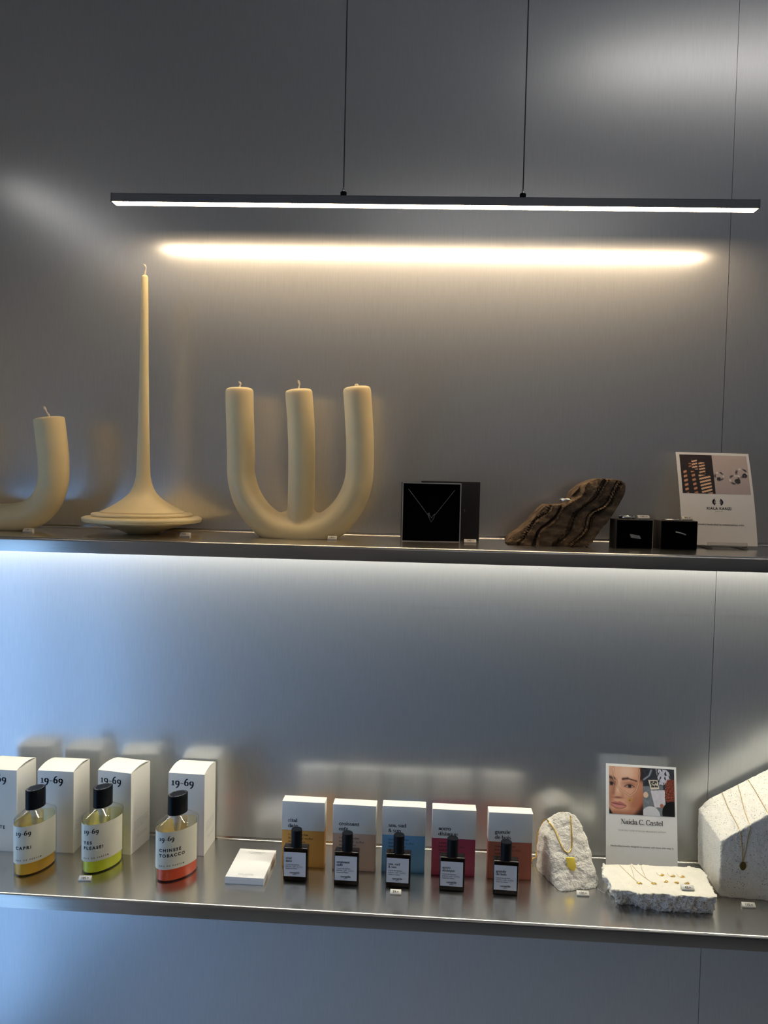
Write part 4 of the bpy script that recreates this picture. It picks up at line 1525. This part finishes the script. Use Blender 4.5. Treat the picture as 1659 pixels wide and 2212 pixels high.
    mb.build('embossed_ring', 'light_ink', cp, recalc=False)
    return t


oval_bottle((-0.5735, -0.1190, Z2), math.radians(68), 'oval perfume bottle with amber yellow liquid and black cap', (0.80, 0.42, 0.03), (0.985, 0.96, 0.78), ['CAPRI'], 'amber', 0.0050)
oval_bottle((-0.4785, -0.1030, Z2), math.radians(63), 'oval perfume bottle with lime green liquid and black cap', (0.62, 0.66, 0.02), (0.975, 0.97, 0.76), ['YES', 'PLEASE!'], 'lime', 0.0055)
oval_bottle((-0.3608, -0.1155, Z2), math.radians(52), 'oval perfume bottle with coral red liquid and black cap', (0.72, 0.09, 0.03), (0.985, 0.95, 0.78), ['CHINESE', 'TOBACCO'], 'coral', 0.0095)


# ------------------------------------------------------------------ small white pads
for i, (z, dx, rot, lab) in enumerate(((0.0, 0.0, 0.0, 'white paper card stack lying lowest beside the orange perfume box'), (0.0053, 0.0006, -0.006, 'white printed card stack lying on top of the lower card stack'))):
    t = thing('card_stack', lab, 'cards', (-0.2560 + dx, -0.0935, Z2 + z), rot, 'pair of white card stacks')
    MB().box(-0.0282, 0.0282, -0.0420, 0.0420, 0.0, 0.0051).build('paper_block', 'paper', t, bevel=(0.0003, 1))
    if i:
        f = lambda x, y: (x, y, 0.0053)
        mb = MB()
        put_text(mb, serif_text('versatile', 0.0030, 1.0, 0.35), f, 0, -0.0355, 'c')
        put_text(mb, serif_text('paris', 0.0016, 0.9, 0.35), f, 0, -0.0390, 'c')
        mb.build('lettering', 'light_ink', t, recalc=False)
        mb = MB()
        for yy, x0, x1 in ((0.0315, -0.013, 0.013), (0.0275, -0.0085, 0.0085)):
            x = x0
            while x < x1:
                ln = 0.0012 + 0.002 * rnd.random()
                mb.add([f(x, yy), f(x + ln, yy), f(x + ln, yy + 0.0012), f(x, yy + 0.0012)], [(0, 1, 2, 3)])
                x += ln + 0.0007
        mb.build('lettering', 'light_ink', t, recalc=False)

# ------------------------------------------------------------------ coloured boxes and roll-on bottles
NAMES = [('rital', 'date'), ('croissant', 'caf\u00e9'), ('sea, sud', '& sun'), ('accro', 'disiaque'), ('gueule', 'de bois')]
BOXC = ['orange', 'beige', 'blue', 'raspberry', 'terracotta']
BOXN = ['orange', 'rose beige', 'sky blue', 'raspberry red', 'terracotta']
BXC = [-0.1815, -0.1045, -0.0307, 0.0435, 0.1262]
BYC = [-0.0780, -0.0805, -0.0775, -0.0800, -0.0818]
VXC = [-0.1855, -0.1108, -0.0365, 0.0408, 0.1166]
VYC = [-0.1192, -0.1227, -0.1208, -0.1226, -0.1252]
for i in range(5):
    t = thing('two_tone_box', 'small %s perfume box with a white upper half' % BOXN[i], 'box', (BXC[i], BYC[i], Z2), math.radians((-0.5, -0.6, 0.4, 0.3, 0.8)[i]), 'two-tone perfume boxes in a row')
    w, d, h, hb = 0.0320, 0.0205, 0.1000, 0.0560
    MB().box(-w, w, 0, d, 0, hb).build('base', BOXC[i], t, bevel=(0.0008, 2), smooth=35)
    MB().box(-w - 0.0004, w + 0.0004, -0.0004, d + 0.0004, hb, h).build('lid', 'white_card', t, bevel=(0.0010, 2), smooth=35)
    f = lambda x, y: (-w + x, -0.0006, y)
    mb = MB()
    put_text(mb, serif_text(NAMES[i][0], 0.0037, 1.35, 0.36), f, 0.0092, 0.0686)
    put_text(mb, serif_text(NAMES[i][1], 0.0037, 1.35, 0.36), f, 0.0092, 0.0606)
    mb.build('lettering', 'ink', t, recalc=False)
    f2 = lambda x, y: (-w + x, -0.0002, y)
    mb = MB()
    for yy, s in ((0.0482, 'Extrait de parfum'), (0.0428, 'Roll-on / 15ml - 0.5 fl.oz'), (0.0374, 'Made in France')):
        put_text(mb, serif_text(s, 0.00185, 1.1, 0.4, 0.22), f2, 0.0095, yy)
    mb.build('fine_print', 'ink', t, recalc=False)

    b = thing('roll_on_bottle', 'dark roll-on perfume bottle in front of the %s box' % BOXN[i], 'bottle', (VXC[i], VYC[i], Z2), math.radians((0, 0, -1.5, -1, -1.5)[i]), 'dark roll-on perfume bottles')
    bw, bd, bh = 0.0179, 0.0165, 0.0488
    MB().box(-bw, bw, 0, bd, 0, bh).build('glass_body', 'amber_glass', b, bevel=(0.0022, 4), smooth=40)
    cp = MB().lathe([(0, bh - 0.0006), (0.0077, bh - 0.0006), (0.0078, bh + 0.0002), (0.0078, bh + 0.0243), (0.0073, bh + 0.0250), (0, bh + 0.0250)], 36).build('cap', 'black_cap', b, smooth=35, loc=(0, bd / 2, 0))
    lx0, lz0, lw, lh = -0.0165, 0.0072, 0.0318, 0.0356
    lb = MB().box(lx0, lx0 + lw, -0.00025, 0.0001, lz0, lz0 + lh).build('label', 'label_grey', b)
    f = lambda x, y: (lx0 + x, -0.0004, lz0 + y)
    mb = MB()
    put_text(mb, serif_text(NAMES[i][0], 0.0023, 1.5, 0.42), f, 0.0026, 0.0253)
    put_text(mb, serif_text(NAMES[i][1], 0.0023, 1.5, 0.42), f, 0.0026, 0.0212)
    for yy, s in ((0.0166, 'Extrait de parfum'), (0.0138, 'Roll-on / 15ml - 0.5 fl.oz'), (0.0108, 'Made in France')):
        put_text(mb, serif_text(s, 0.00122, 1.1, 0.45), f, 0.0026, yy)
    put_text(mb, serif_text('versatile', 0.0019, 1.5, 0.5), f, 0.0158, 0.0044, 'c')
    put_text(mb, serif_text('paris', 0.0011, 1.2, 0.5), f, 0.0158, 0.0024, 'c')
    mb.build('lettering', 'ink', lb, recalc=False)


# ------------------------------------------------------------------ white stones
def hull_mesh(pts):
    bm = bmesh.new()
    for p in pts:
        bm.verts.new(p)
    bmesh.ops.convex_hull(bm, input=bm.verts)
    bm.verts.ensure_lookup_table()
    mb = MB()
    vs = [v for v in bm.verts if v.link_faces]
    idx = {v: i for i, v in enumerate(vs)}
    mb.add([v.co for v in vs], [tuple(idx[v] for v in f.verts) for f in bm.faces])
    bm.free()
    return mb


def roughen(me, amp, freq, amp2=0.0, freq2=400, keep=None, floor_z=0.0):
    nr = [v.normal.copy() for v in me.vertices]
    for v, n in zip(me.vertices, nr):
        p = v.co
        k_ = keep(p, n) if keep else 1.0
        d = amp * noise.fractal(p * freq, 0.9, 2.1, 5) * k_
        if amp2:
            d += amp2 * noise.noise(p * freq2) * k_
        v.co = p + n * d
    if floor_z is not None:
        for v in me.vertices:
            if v.co.z < floor_z:
                v.co.z = floor_z
    return me


# wedge shaped stone with the gold pendant
ox, oy = 0.212, -0.065
H = [(0.171, -0.048, 0), (0.1935, -0.106, 0), (0.200, -0.1085, 0), (0.2500, -0.0930, 0), (0.2570, -0.081, 0), (0.250, -0.024, 0), (0.182, -0.018, 0),
     (0.1700, -0.047, 0.030), (0.1725, -0.045, 0.058), (0.1760, -0.044, 0.066), (0.187, -0.047, 0.079), (0.194, -0.045, 0.084), (0.203, -0.043, 0.0885), (0.217, -0.042, 0.0885), (0.2275, -0.043, 0.084), (0.2375, -0.045, 0.071), (0.2430, -0.050, 0.055),
     (0.1930, -0.103, 0.006), (0.2000, -0.106, 0.006), (0.252, -0.089, 0.006), (0.180, -0.066, 0.060), (0.190, -0.022, 0.070), (0.228, -0.022, 0.070)]
mb = hull_mesh([(x - ox, y - oy, z) for x, y, z in H])
me = remeshed(mb, 0.0014, 2, 'pendant_stone')
roughen(me, 0.0022, 70, 0.0007, 330)
smooth_all(me)
ws = tag(obj('wedge_stone', me, 'rough_stone', None, (ox, oy, Z2)), 'rough white wedge shaped stone wearing a gold pendant necklace', 'stone')
bv1 = bvh_of(me, (ox, oy, Z2))


def front_y(bv, x, z, y0=-0.4):
    h = bv.ray_cast(Vector((x, y0, z)), Vector((0, 1, 0)))
    return h[0].y if h[0] else None


def drape(bv, xz, off, k_=6):
    out = []
    for p in catmull([Vector((x, 0, z)) for x, z in xz], k_):
        y = front_y(bv, p.x, p.z)
        if y is None:
            y = out[-1].y if out else -0.05
        out.append(Vector((p.x, y - off, p.z)))
    for _ in range(7):
        out = [out[0]] + [(out[i - 1] + out[i] * 2 + out[i + 1]) / 4 for i in range(1, len(out) - 1)] + [out[-1]]
        out = [Vector((p.x, min(p.y, (front_y(bv, p.x, p.z) or p.y) - off * 0.15), p.z)) for p in out]
    return out


gn = thing('gold_necklace', 'thick gold snake chain necklace with a rectangular gold pendant on the wedge stone', 'necklace', (0.211, -0.074, 0.9066))
org = Vector((0.211, -0.074, 0.9066))
cl = drape(bv1, [(0.1862, 0.9400), (0.1924, 0.9340), (0.1975, 0.9250), (0.2018, 0.9150), (0.2060, 0.9090), (0.2100, 0.9070)], 0.0010)
cr = drape(bv1, [(0.2190, 0.9470), (0.2187, 0.9320), (0.2181, 0.9170), (0.2160, 0.9095), (0.2120, 0.9070)], 0.0010)
mb = MB()
mb.tube([p - org for p in cl], 0.0011, 10).tube([p - org for p in cr], 0.0011, 10)
top1, top2 = cl[0] - org, cr[0] - org
mb.tube([top1, top1 + Vector((-0.0015, 0.004, 0.001)), top1 + Vector((-0.004, 0.016, -0.002)), top1 + Vector((-0.012, 0.030, -0.030)), (0.172 - org.x, -0.030 - org.y, 0.874 - org.z), (0.167 - org.x, -0.030 - org.y, 0.8725 - org.z), (0.166 - org.x, -0.027 - org.y, 0.8660 - org.z)], 0.0010, 8)
mb.tube([top2, top2 + Vector((0, 0.004, 0.001)), top2 + Vector((0, 0.018, -0.003)), top2 + Vector((0.002, 0.030, -0.03))], 0.0010, 8)
mb.build('chain', 'gold', gn, smooth=60)
yb = (front_y(bv1, 0.2112, 0.9060) or -0.075) - 0.0016
MB().torus((0.2110 - org.x, yb - org.y, 0.9052 - org.z), 0.0016, 0.0005, 16, 6, axis='x').build('bail', 'brass_dark', gn, smooth=60)
pz, ph_ = 0.9030, 0.0155
y_t = (front_y(bv1, 0.2140, 0.902) or -0.075) - 0.0040
y_b = (front_y(bv1, 0.2150, 0.889) or -0.082) - 0.0040
ol = [(-0.0062, 0), (0.0060, 0.0002), (0.0064, -0.0004), (0.0078, -0.0100), (0.0076, -0.0118), (0.0062, -0.0126), (0.0066, -0.0142), (0.0046, -0.0148), (0.0030, -0.0156), (0.0012, -0.0150), (0.0000, -0.0138), (-0.0022, -0.0134), (-0.0032, -0.0118), (-0.0048, -0.0112), (-0.0050, -0.0098), (-0.0064, -0.0006)]


def pend(x, z, o):
    tt = -z / ph_
    bump_ = 0.0006 * noise.noise(Vector((x * 500, z * 500, 1.0))) * (1 if z < -0.007 else 0.2)
    return (0.2135 + x - org.x, y_t + (y_b - y_t) * tt + o - abs(bump_) - org.y, pz + z - org.z)


vs = [pend(x, z, -0.0007) for x, z in ol] + [pend(x, z, 0.0007) for x, z in ol]
n = len(ol)
MB().add(vs, [tuple(range(n)), tuple(range(2 * n - 1, n - 1, -1))] + [(i, (i + 1) % n, (i + 1) % n + n, i + n) for i in range(n)]).build('pendant', 'gold_bright', gn, bevel=(0.0003, 2, 40), smooth=40)

# flat slab
sl_top = [(0.2627, -0.0767), (0.2842, -0.0735), (0.3712, -0.0710), (0.4031, -0.0723), (0.4059, -0.0807), (0.4021, -0.1143), (0.3990, -0.1520), (0.362, -0.1531), (0.3268, -0.1514), (0.3159, -0.1513), (0.2972, -0.1540), (0.2808, -0.1484), (0.2586, -0.1477), (0.2601, -0.129), (0.2562, -0.104)]
sx, sy = 0.33, -0.112
mb = MB()
nT = len(sl_top)
bot = []
for x, y in sl_top:
    ins = 0.008 if y < -0.125 else 0.003
    bx = x + (0.012 if x < 0.29 else 0.004 if x < 0.34 else -0.002)
    by = y + (ins if y < -0.11 else -0.003)
    if y < -0.14 and x < 0.30:
        by = y + 0.016
    bot.append((bx, by))
zt_ = 0.0280
vs = [(x - sx, y - sy, zt_) for x, y in sl_top] + [(x - sx, y - sy, 0.0) for x, y in bot]
midr = [((a[0] + b_[0]) / 2 - sx, (a[1] + b_[1]) / 2 - sy - (0.002 if a[1] < -0.12 else 0), zt_ * 0.5) for a, b_ in zip(sl_top, bot)]
vs = [(x - sx, y - sy, zt_) for x, y in sl_top] + midr + [(x - sx, y - sy, 0.0) for x, y in bot]
fs = [tuple(range(nT)), tuple(range(3 * nT - 1, 2 * nT - 1, -1))]
for lvl in (0, 1):
    o_ = lvl * nT
    fs += [(o_ + i, o_ + i + nT, o_ + (i + 1) % nT + nT, o_ + (i + 1) % nT) for i in range(nT)]
mb.add(vs, fs)
me = remeshed(mb, 0.0013, 1, 'slab_stone')
roughen(me, 0.0046, 85, 0.0022, 230, keep=lambda p, n: 0.05 if n.z > 0.6 else (0.2 if n.z < -0.6 else 1.0))
smooth_all(me)
slab = obj('stone_slab', me, 'white_stone', None, (sx, sy, Z2))
me.materials.append(M['broken_stone'])
for p in me.polygons:
    if p.normal.z < 0.55 and p.center.z < 0.0262:
        p.material_index = 1
tag(slab, 'flat broken white stone slab displaying tiny gold jewellery', 'stone')
bv2 = bvh_of(me, (sx, sy, Z2))

# big sloping block at the right edge
B0 = Vector((0.50, -0.06, Z2))
blk = [(0.4205, -0.0985, 0.004), (0.4240, -0.0985, 0.0), (0.4210, -0.0985, 0.0810), (0.6200, -0.1100, 0.0), (0.6200, -0.1100, 0.2050), (0.5600, -0.1065, 0.1790),
       (0.4183, -0.0120, 0.0905), (0.4335, -0.0110, 0.1065), (0.6200, -0.0110, 0.2150), (0.4195, -0.0140, 0.0100), (0.4300, -0.0160, 0.0), (0.4320, -0.0450, 0.0), (0.6200, -0.0110, 0.0), (0.4190, -0.0500, 0.012)]
mb = hull_mesh([(x - B0.x, y - B0.y, z) for x, y, z in blk])
me = remeshed(mb, 0.0015, 1, 'block_stone')
roughen(me, 0.0006, 120, 0.0004, 420, keep=lambda p, n: 1.3 if n.y < -0.7 else 0.8)
smooth_all(me)
tag(obj('stone_block', me, 'block_stone', None, B0), 'large porous white stone block with a sloping top at the right edge', 'stone')
bv3 = bvh_of(me, B0)


def drop_line(bv, xy, off, k_=5, z0=1.3):
    out = []
    for p in catmull([Vector((x, y, 0)) for x, y in xy], k_):
        z = drop(bv, p.x, p.y, z0)
        if z is None:
            z = out[-1].z - off if out else Z2 + 0.03
        out.append(Vector((p.x, p.y, z + off)))
    return out


def necklace(name, label, paths, org, mat, r, extra=None, group=None):
    t = thing(name, label, 'necklace', org, 0, group)
    o = Vector(org)
    mb = MB()
    for p in paths:
        mb.tube([q - o for q in p], r, 6)
    mb.build('chain', mat, t, smooth=60)
    if extra:
        extra(t, o)
    return t


p1 = drop_line(bv3, [(0.4520, -0.0140), (0.4483, -0.0442), (0.4469, -0.075), (0.4462, -0.0980)], 0.0005) + drape(bv3, [(0.4462, 0.9600), (0.4488, 0.9458), (0.4509, 0.9259), (0.4516, 0.9190)], 0.0006)
p2 = drop_line(bv3, [(0.4750, -0.0140), (0.4686, -0.0421), (0.4619, -0.0756), (0.4592, -0.0990)], 0.0005) + drape(bv3, [(0.4592, 0.9680), (0.4570, 0.9516), (0.4544, 0.9327), (0.4522, 0.9190)], 0.0006)


def disc(t, o):
    y = (front_y(bv3, 0.4518, 0.912) or -0.1) - 0.0012
    m_ = MB().lathe([(0, -0.0005), (0.0042, -0.0005), (0.0045, 0), (0.0042, 0.0005), (0, 0.0005)], 28).mesh('disc', smooth=40)
    q = obj('disc_pendant', m_, 'brass_dark', t, (0.4519 - o.x, y - o.y, 0.9122 - o.z))
    q.rotation_euler = (PI / 2, 0, 0)
    q.scale = (1.0, 1.4, 1.0)
    MB().torus((0.4519 - o.x, y - o.y, 0.9192 - o.z), 0.0010, 0.0003, 14, 6, axis='x').build('bail', 'gold_thin', t, smooth=60)


necklace('disc_necklace', 'fine gold chain with a dark oval disc hanging on the stone block', [p1, p2], (0.4518, -0.1005, 0.918), 'gold_thin', 0.00050, disc)
p3 = drop_line(bv3, [(0.4900, -0.0140), (0.4860, -0.0509), (0.4843, -0.0765), (0.4837, -0.0990)], 0.0005) + drape(bv3, [(0.4837, 0.9850), (0.4850, 0.960), (0.487, 0.930)], 0.0006)
necklace('fine_necklace', 'single fine gold chain running over the stone block into the right edge', [p3], (0.4840, -0.060, 0.99), 'gold_thin', 0.00050)


def nugget(dx, dy, s):
    def f(t, o):
        z = drop(bv2, dx, dy) or (Z2 + 0.028)
        mb = MB()
        mb.tube([(dx - o.x - 0.0028 * s, dy - o.y, z + 0.0008 - o.z), (dx - o.x - 0.0010 * s, dy - o.y - 0.0016, z + 0.0010 - o.z), (dx - o.x + 0.0016 * s, dy - o.y - 0.0004, z + 0.0011 - o.z), (dx - o.x + 0.0032 * s, dy - o.y - 0.0020, z + 0.0008 - o.z)], lambda q: 0.0007 + 0.0007 * math.sin(q * PI), 7)
        mb.tube([(dx - o.x - 0.0014, dy - o.y + 0.0020, z + 0.0008 - o.z), (dx - o.x + 0.0006, dy - o.y - 0.0014, z + 0.0016 - o.z), (dx - o.x + 0.0024, dy - o.y + 0.0012, z + 0.0009 - o.z)], 0.0006, 7)
        mb.build('pendant', 'gold', t, smooth=60)
    return f


q1 = drop_line(bv2, [(0.2860, -0.0760), (0.2930, -0.1021), (0.2985, -0.119), (0.3006, -0.1255)], 0.0003)
q2 = drop_line(bv2, [(0.3021, -0.0760), (0.3006, -0.0928), (0.2976, -0.1173)], 0.0003)
necklace('slab_necklace', 'left of two fine gold necklaces lying on the flat stone slab', [q1, q2], (0.3006, -0.1262, 0.892), 'gold_thin', 0.00028, nugget(0.3012, -0.1270, 1.2))
q1 = drop_line(bv2, [(0.3048, -0.0765), (0.3081, -0.0948), (0.3141, -0.111), (0.3199, -0.1222)], 0.0003)
q2 = drop_line(bv2, [(0.3170, -0.0760), (0.3157, -0.0912), (0.3151, -0.1109)], 0.0003)
necklace('slab_necklace', 'right of two fine gold necklaces lying on the flat stone slab', [q1, q2], (0.3205, -0.1240, 0.892), 'gold_thin', 0.00028, nugget(0.3215, -0.1255, 1.2))
CH = [(0.3404, -0.1008, 'back left'), (0.3552, -0.1030, 'back middle'), (0.3684, -0.1025, 'back right'), (0.3406, -0.1191, 'front left'), (0.3549, -0.1203, 'front middle'), (0.3691, -0.1206, 'front right')]
for i, (x, y, w_) in enumerate(CH):
    t = thing('gold_earring', 'tiny gold earring on the stone slab, %s of the six' % w_, 'earring', (x, y, (drop(bv2, x, y) or Z2 + 0.028)), rnd.random(), 'tiny gold earrings on the slab')
    mb = MB()
    mb.tube([(-0.0030, 0.0022, 0.0006), (-0.0012, 0.0, 0.0014), (0.0016, -0.0016, 0.0008), (0.0028, 0.0004, 0.0010)], lambda q: 0.0005 + 0.0006 * math.sin(q * PI), 7)
    mb.tube([(-0.0006, -0.0022, 0.0006), (0.0010, 0.0008, 0.0016), (0.0026, 0.0020, 0.0008)], 0.0005, 7)
    mb.build('nugget', 'gold', t, smooth=60)
    if i < 3:
        MB().tube([(-0.0030, 0.0022, 0.0006), (-0.0036, 0.0048, 0.0012), (-0.0040, 0.0070, 0.0036)], 0.00028, 6).build('post', 'gold_thin', t)
price_tag((0.3640, -0.1375, (drop(bv2, 0.3640, -0.1375) or Z2 + 0.028) + 0.0002), 0.0172, '65.=', 'price tag 65 lying on the flat stone slab')

# fine silver chain end trailing beside the slab
sc = MB().tube(catmull([Vector((0.2600, -0.0960, 0.8800)), Vector((0.2545, -0.0930, 0.8720)), Vector((0.2520, -0.0955, 0.8648)), Vector((0.2560, -0.1010, 0.8646)), Vector((0.2600, -0.1060, 0.8646))], 6), 0.00035, 6).build('silver_chain', 'silver_dim', None, smooth=60)
tag(sc, 'loose end of a fine silver chain beside the left end of the stone slab', 'chain')

# ------------------------------------------------------------------ portrait card behind the slab
cb = thing('portrait_card', 'white printed card with a portrait photo standing behind the stone slab', 'card', (0.328, -0.050, Z2))
fB = card_map((-0.0548, 0, 0.0045), (0.0512, 0, 0.0045), (-0.0532, 0.0300, 0.1578), (0.0520, 0.0300, 0.1560), 0.0008)
card_body('sheet', fB, cb)
photo('photo_print', 110, 150, fn_face, lambda u, v: fB(0.045 + 0.480 * u, 0.978 - 0.445 * v, 0.0002), cb)
photo('photo_print', 110, 150, fn_desk, lambda u, v: fB(0.525 + 0.445 * u, 0.978 - 0.445 * v, 0.0002), cb)
BW, BH = 0.1056, 0.1560
mB = lambda x, y: fB(x / BW, y / BH, 0.00025)
mb = MB()
put_text(mb, serif_text('Naida C. Castel', 0.0050, 1.05, 0.26, 0, -0.42), mB, 0.0535, 0.0690, 'c')
put_text(mb, sans_text('Handcrafted jewelry designed to connect with those who wear it.', 0.00245, 0.006, 1.0), mB, 0.0535, 0.0360, 'c')
mb.build('lettering', 'ink', cb, recalc=False)
mb = MB()
put_text(mb, sans_text('YOUR DAILY DOSE OF ROUGH, MEANINGFUL JEWELRY', 0.0020, 0.004, 1.0), mB, 0.0535, 0.0590, 'c')
mb.build('tagline', 'grey_ink', cb, recalc=False)
sb = thing('acrylic_stand', 'clear acrylic easel holding the portrait card behind the slab', 'stand', (0.328, -0.050, Z2))
MB().box(-0.0275, 0.0275, -0.0040, -0.0018, 0.0030, 0.0095).build('front_lip', 'acrylic', sb)
MB().box(-0.0275, 0.0275, -0.0018, 0.0060, 0.0026, 0.0040).build('ledge', 'acrylic', sb)
for x in (-0.0285, 0.0215):
    MB().box(x, x + 0.0075, -0.0045, 0.036, 0.0, 0.0026).build('foot', 'acrylic', sb)
MB().add([(-0.02, 0.003, 0.004), (0.02, 0.003, 0.004), (0.02, 0.022, 0.090), (-0.02, 0.022, 0.090), (-0.02, 0.0053, 0.004), (0.02, 0.0053, 0.004), (0.02, 0.0243, 0.090), (-0.02, 0.0243, 0.090)],
         [(0, 1, 2, 3), (7, 6, 5, 4), (0, 4, 5, 1), (2, 6, 7, 3), (1, 5, 6, 2), (0, 3, 7, 4)]).build('back_plate', 'acrylic', sb)
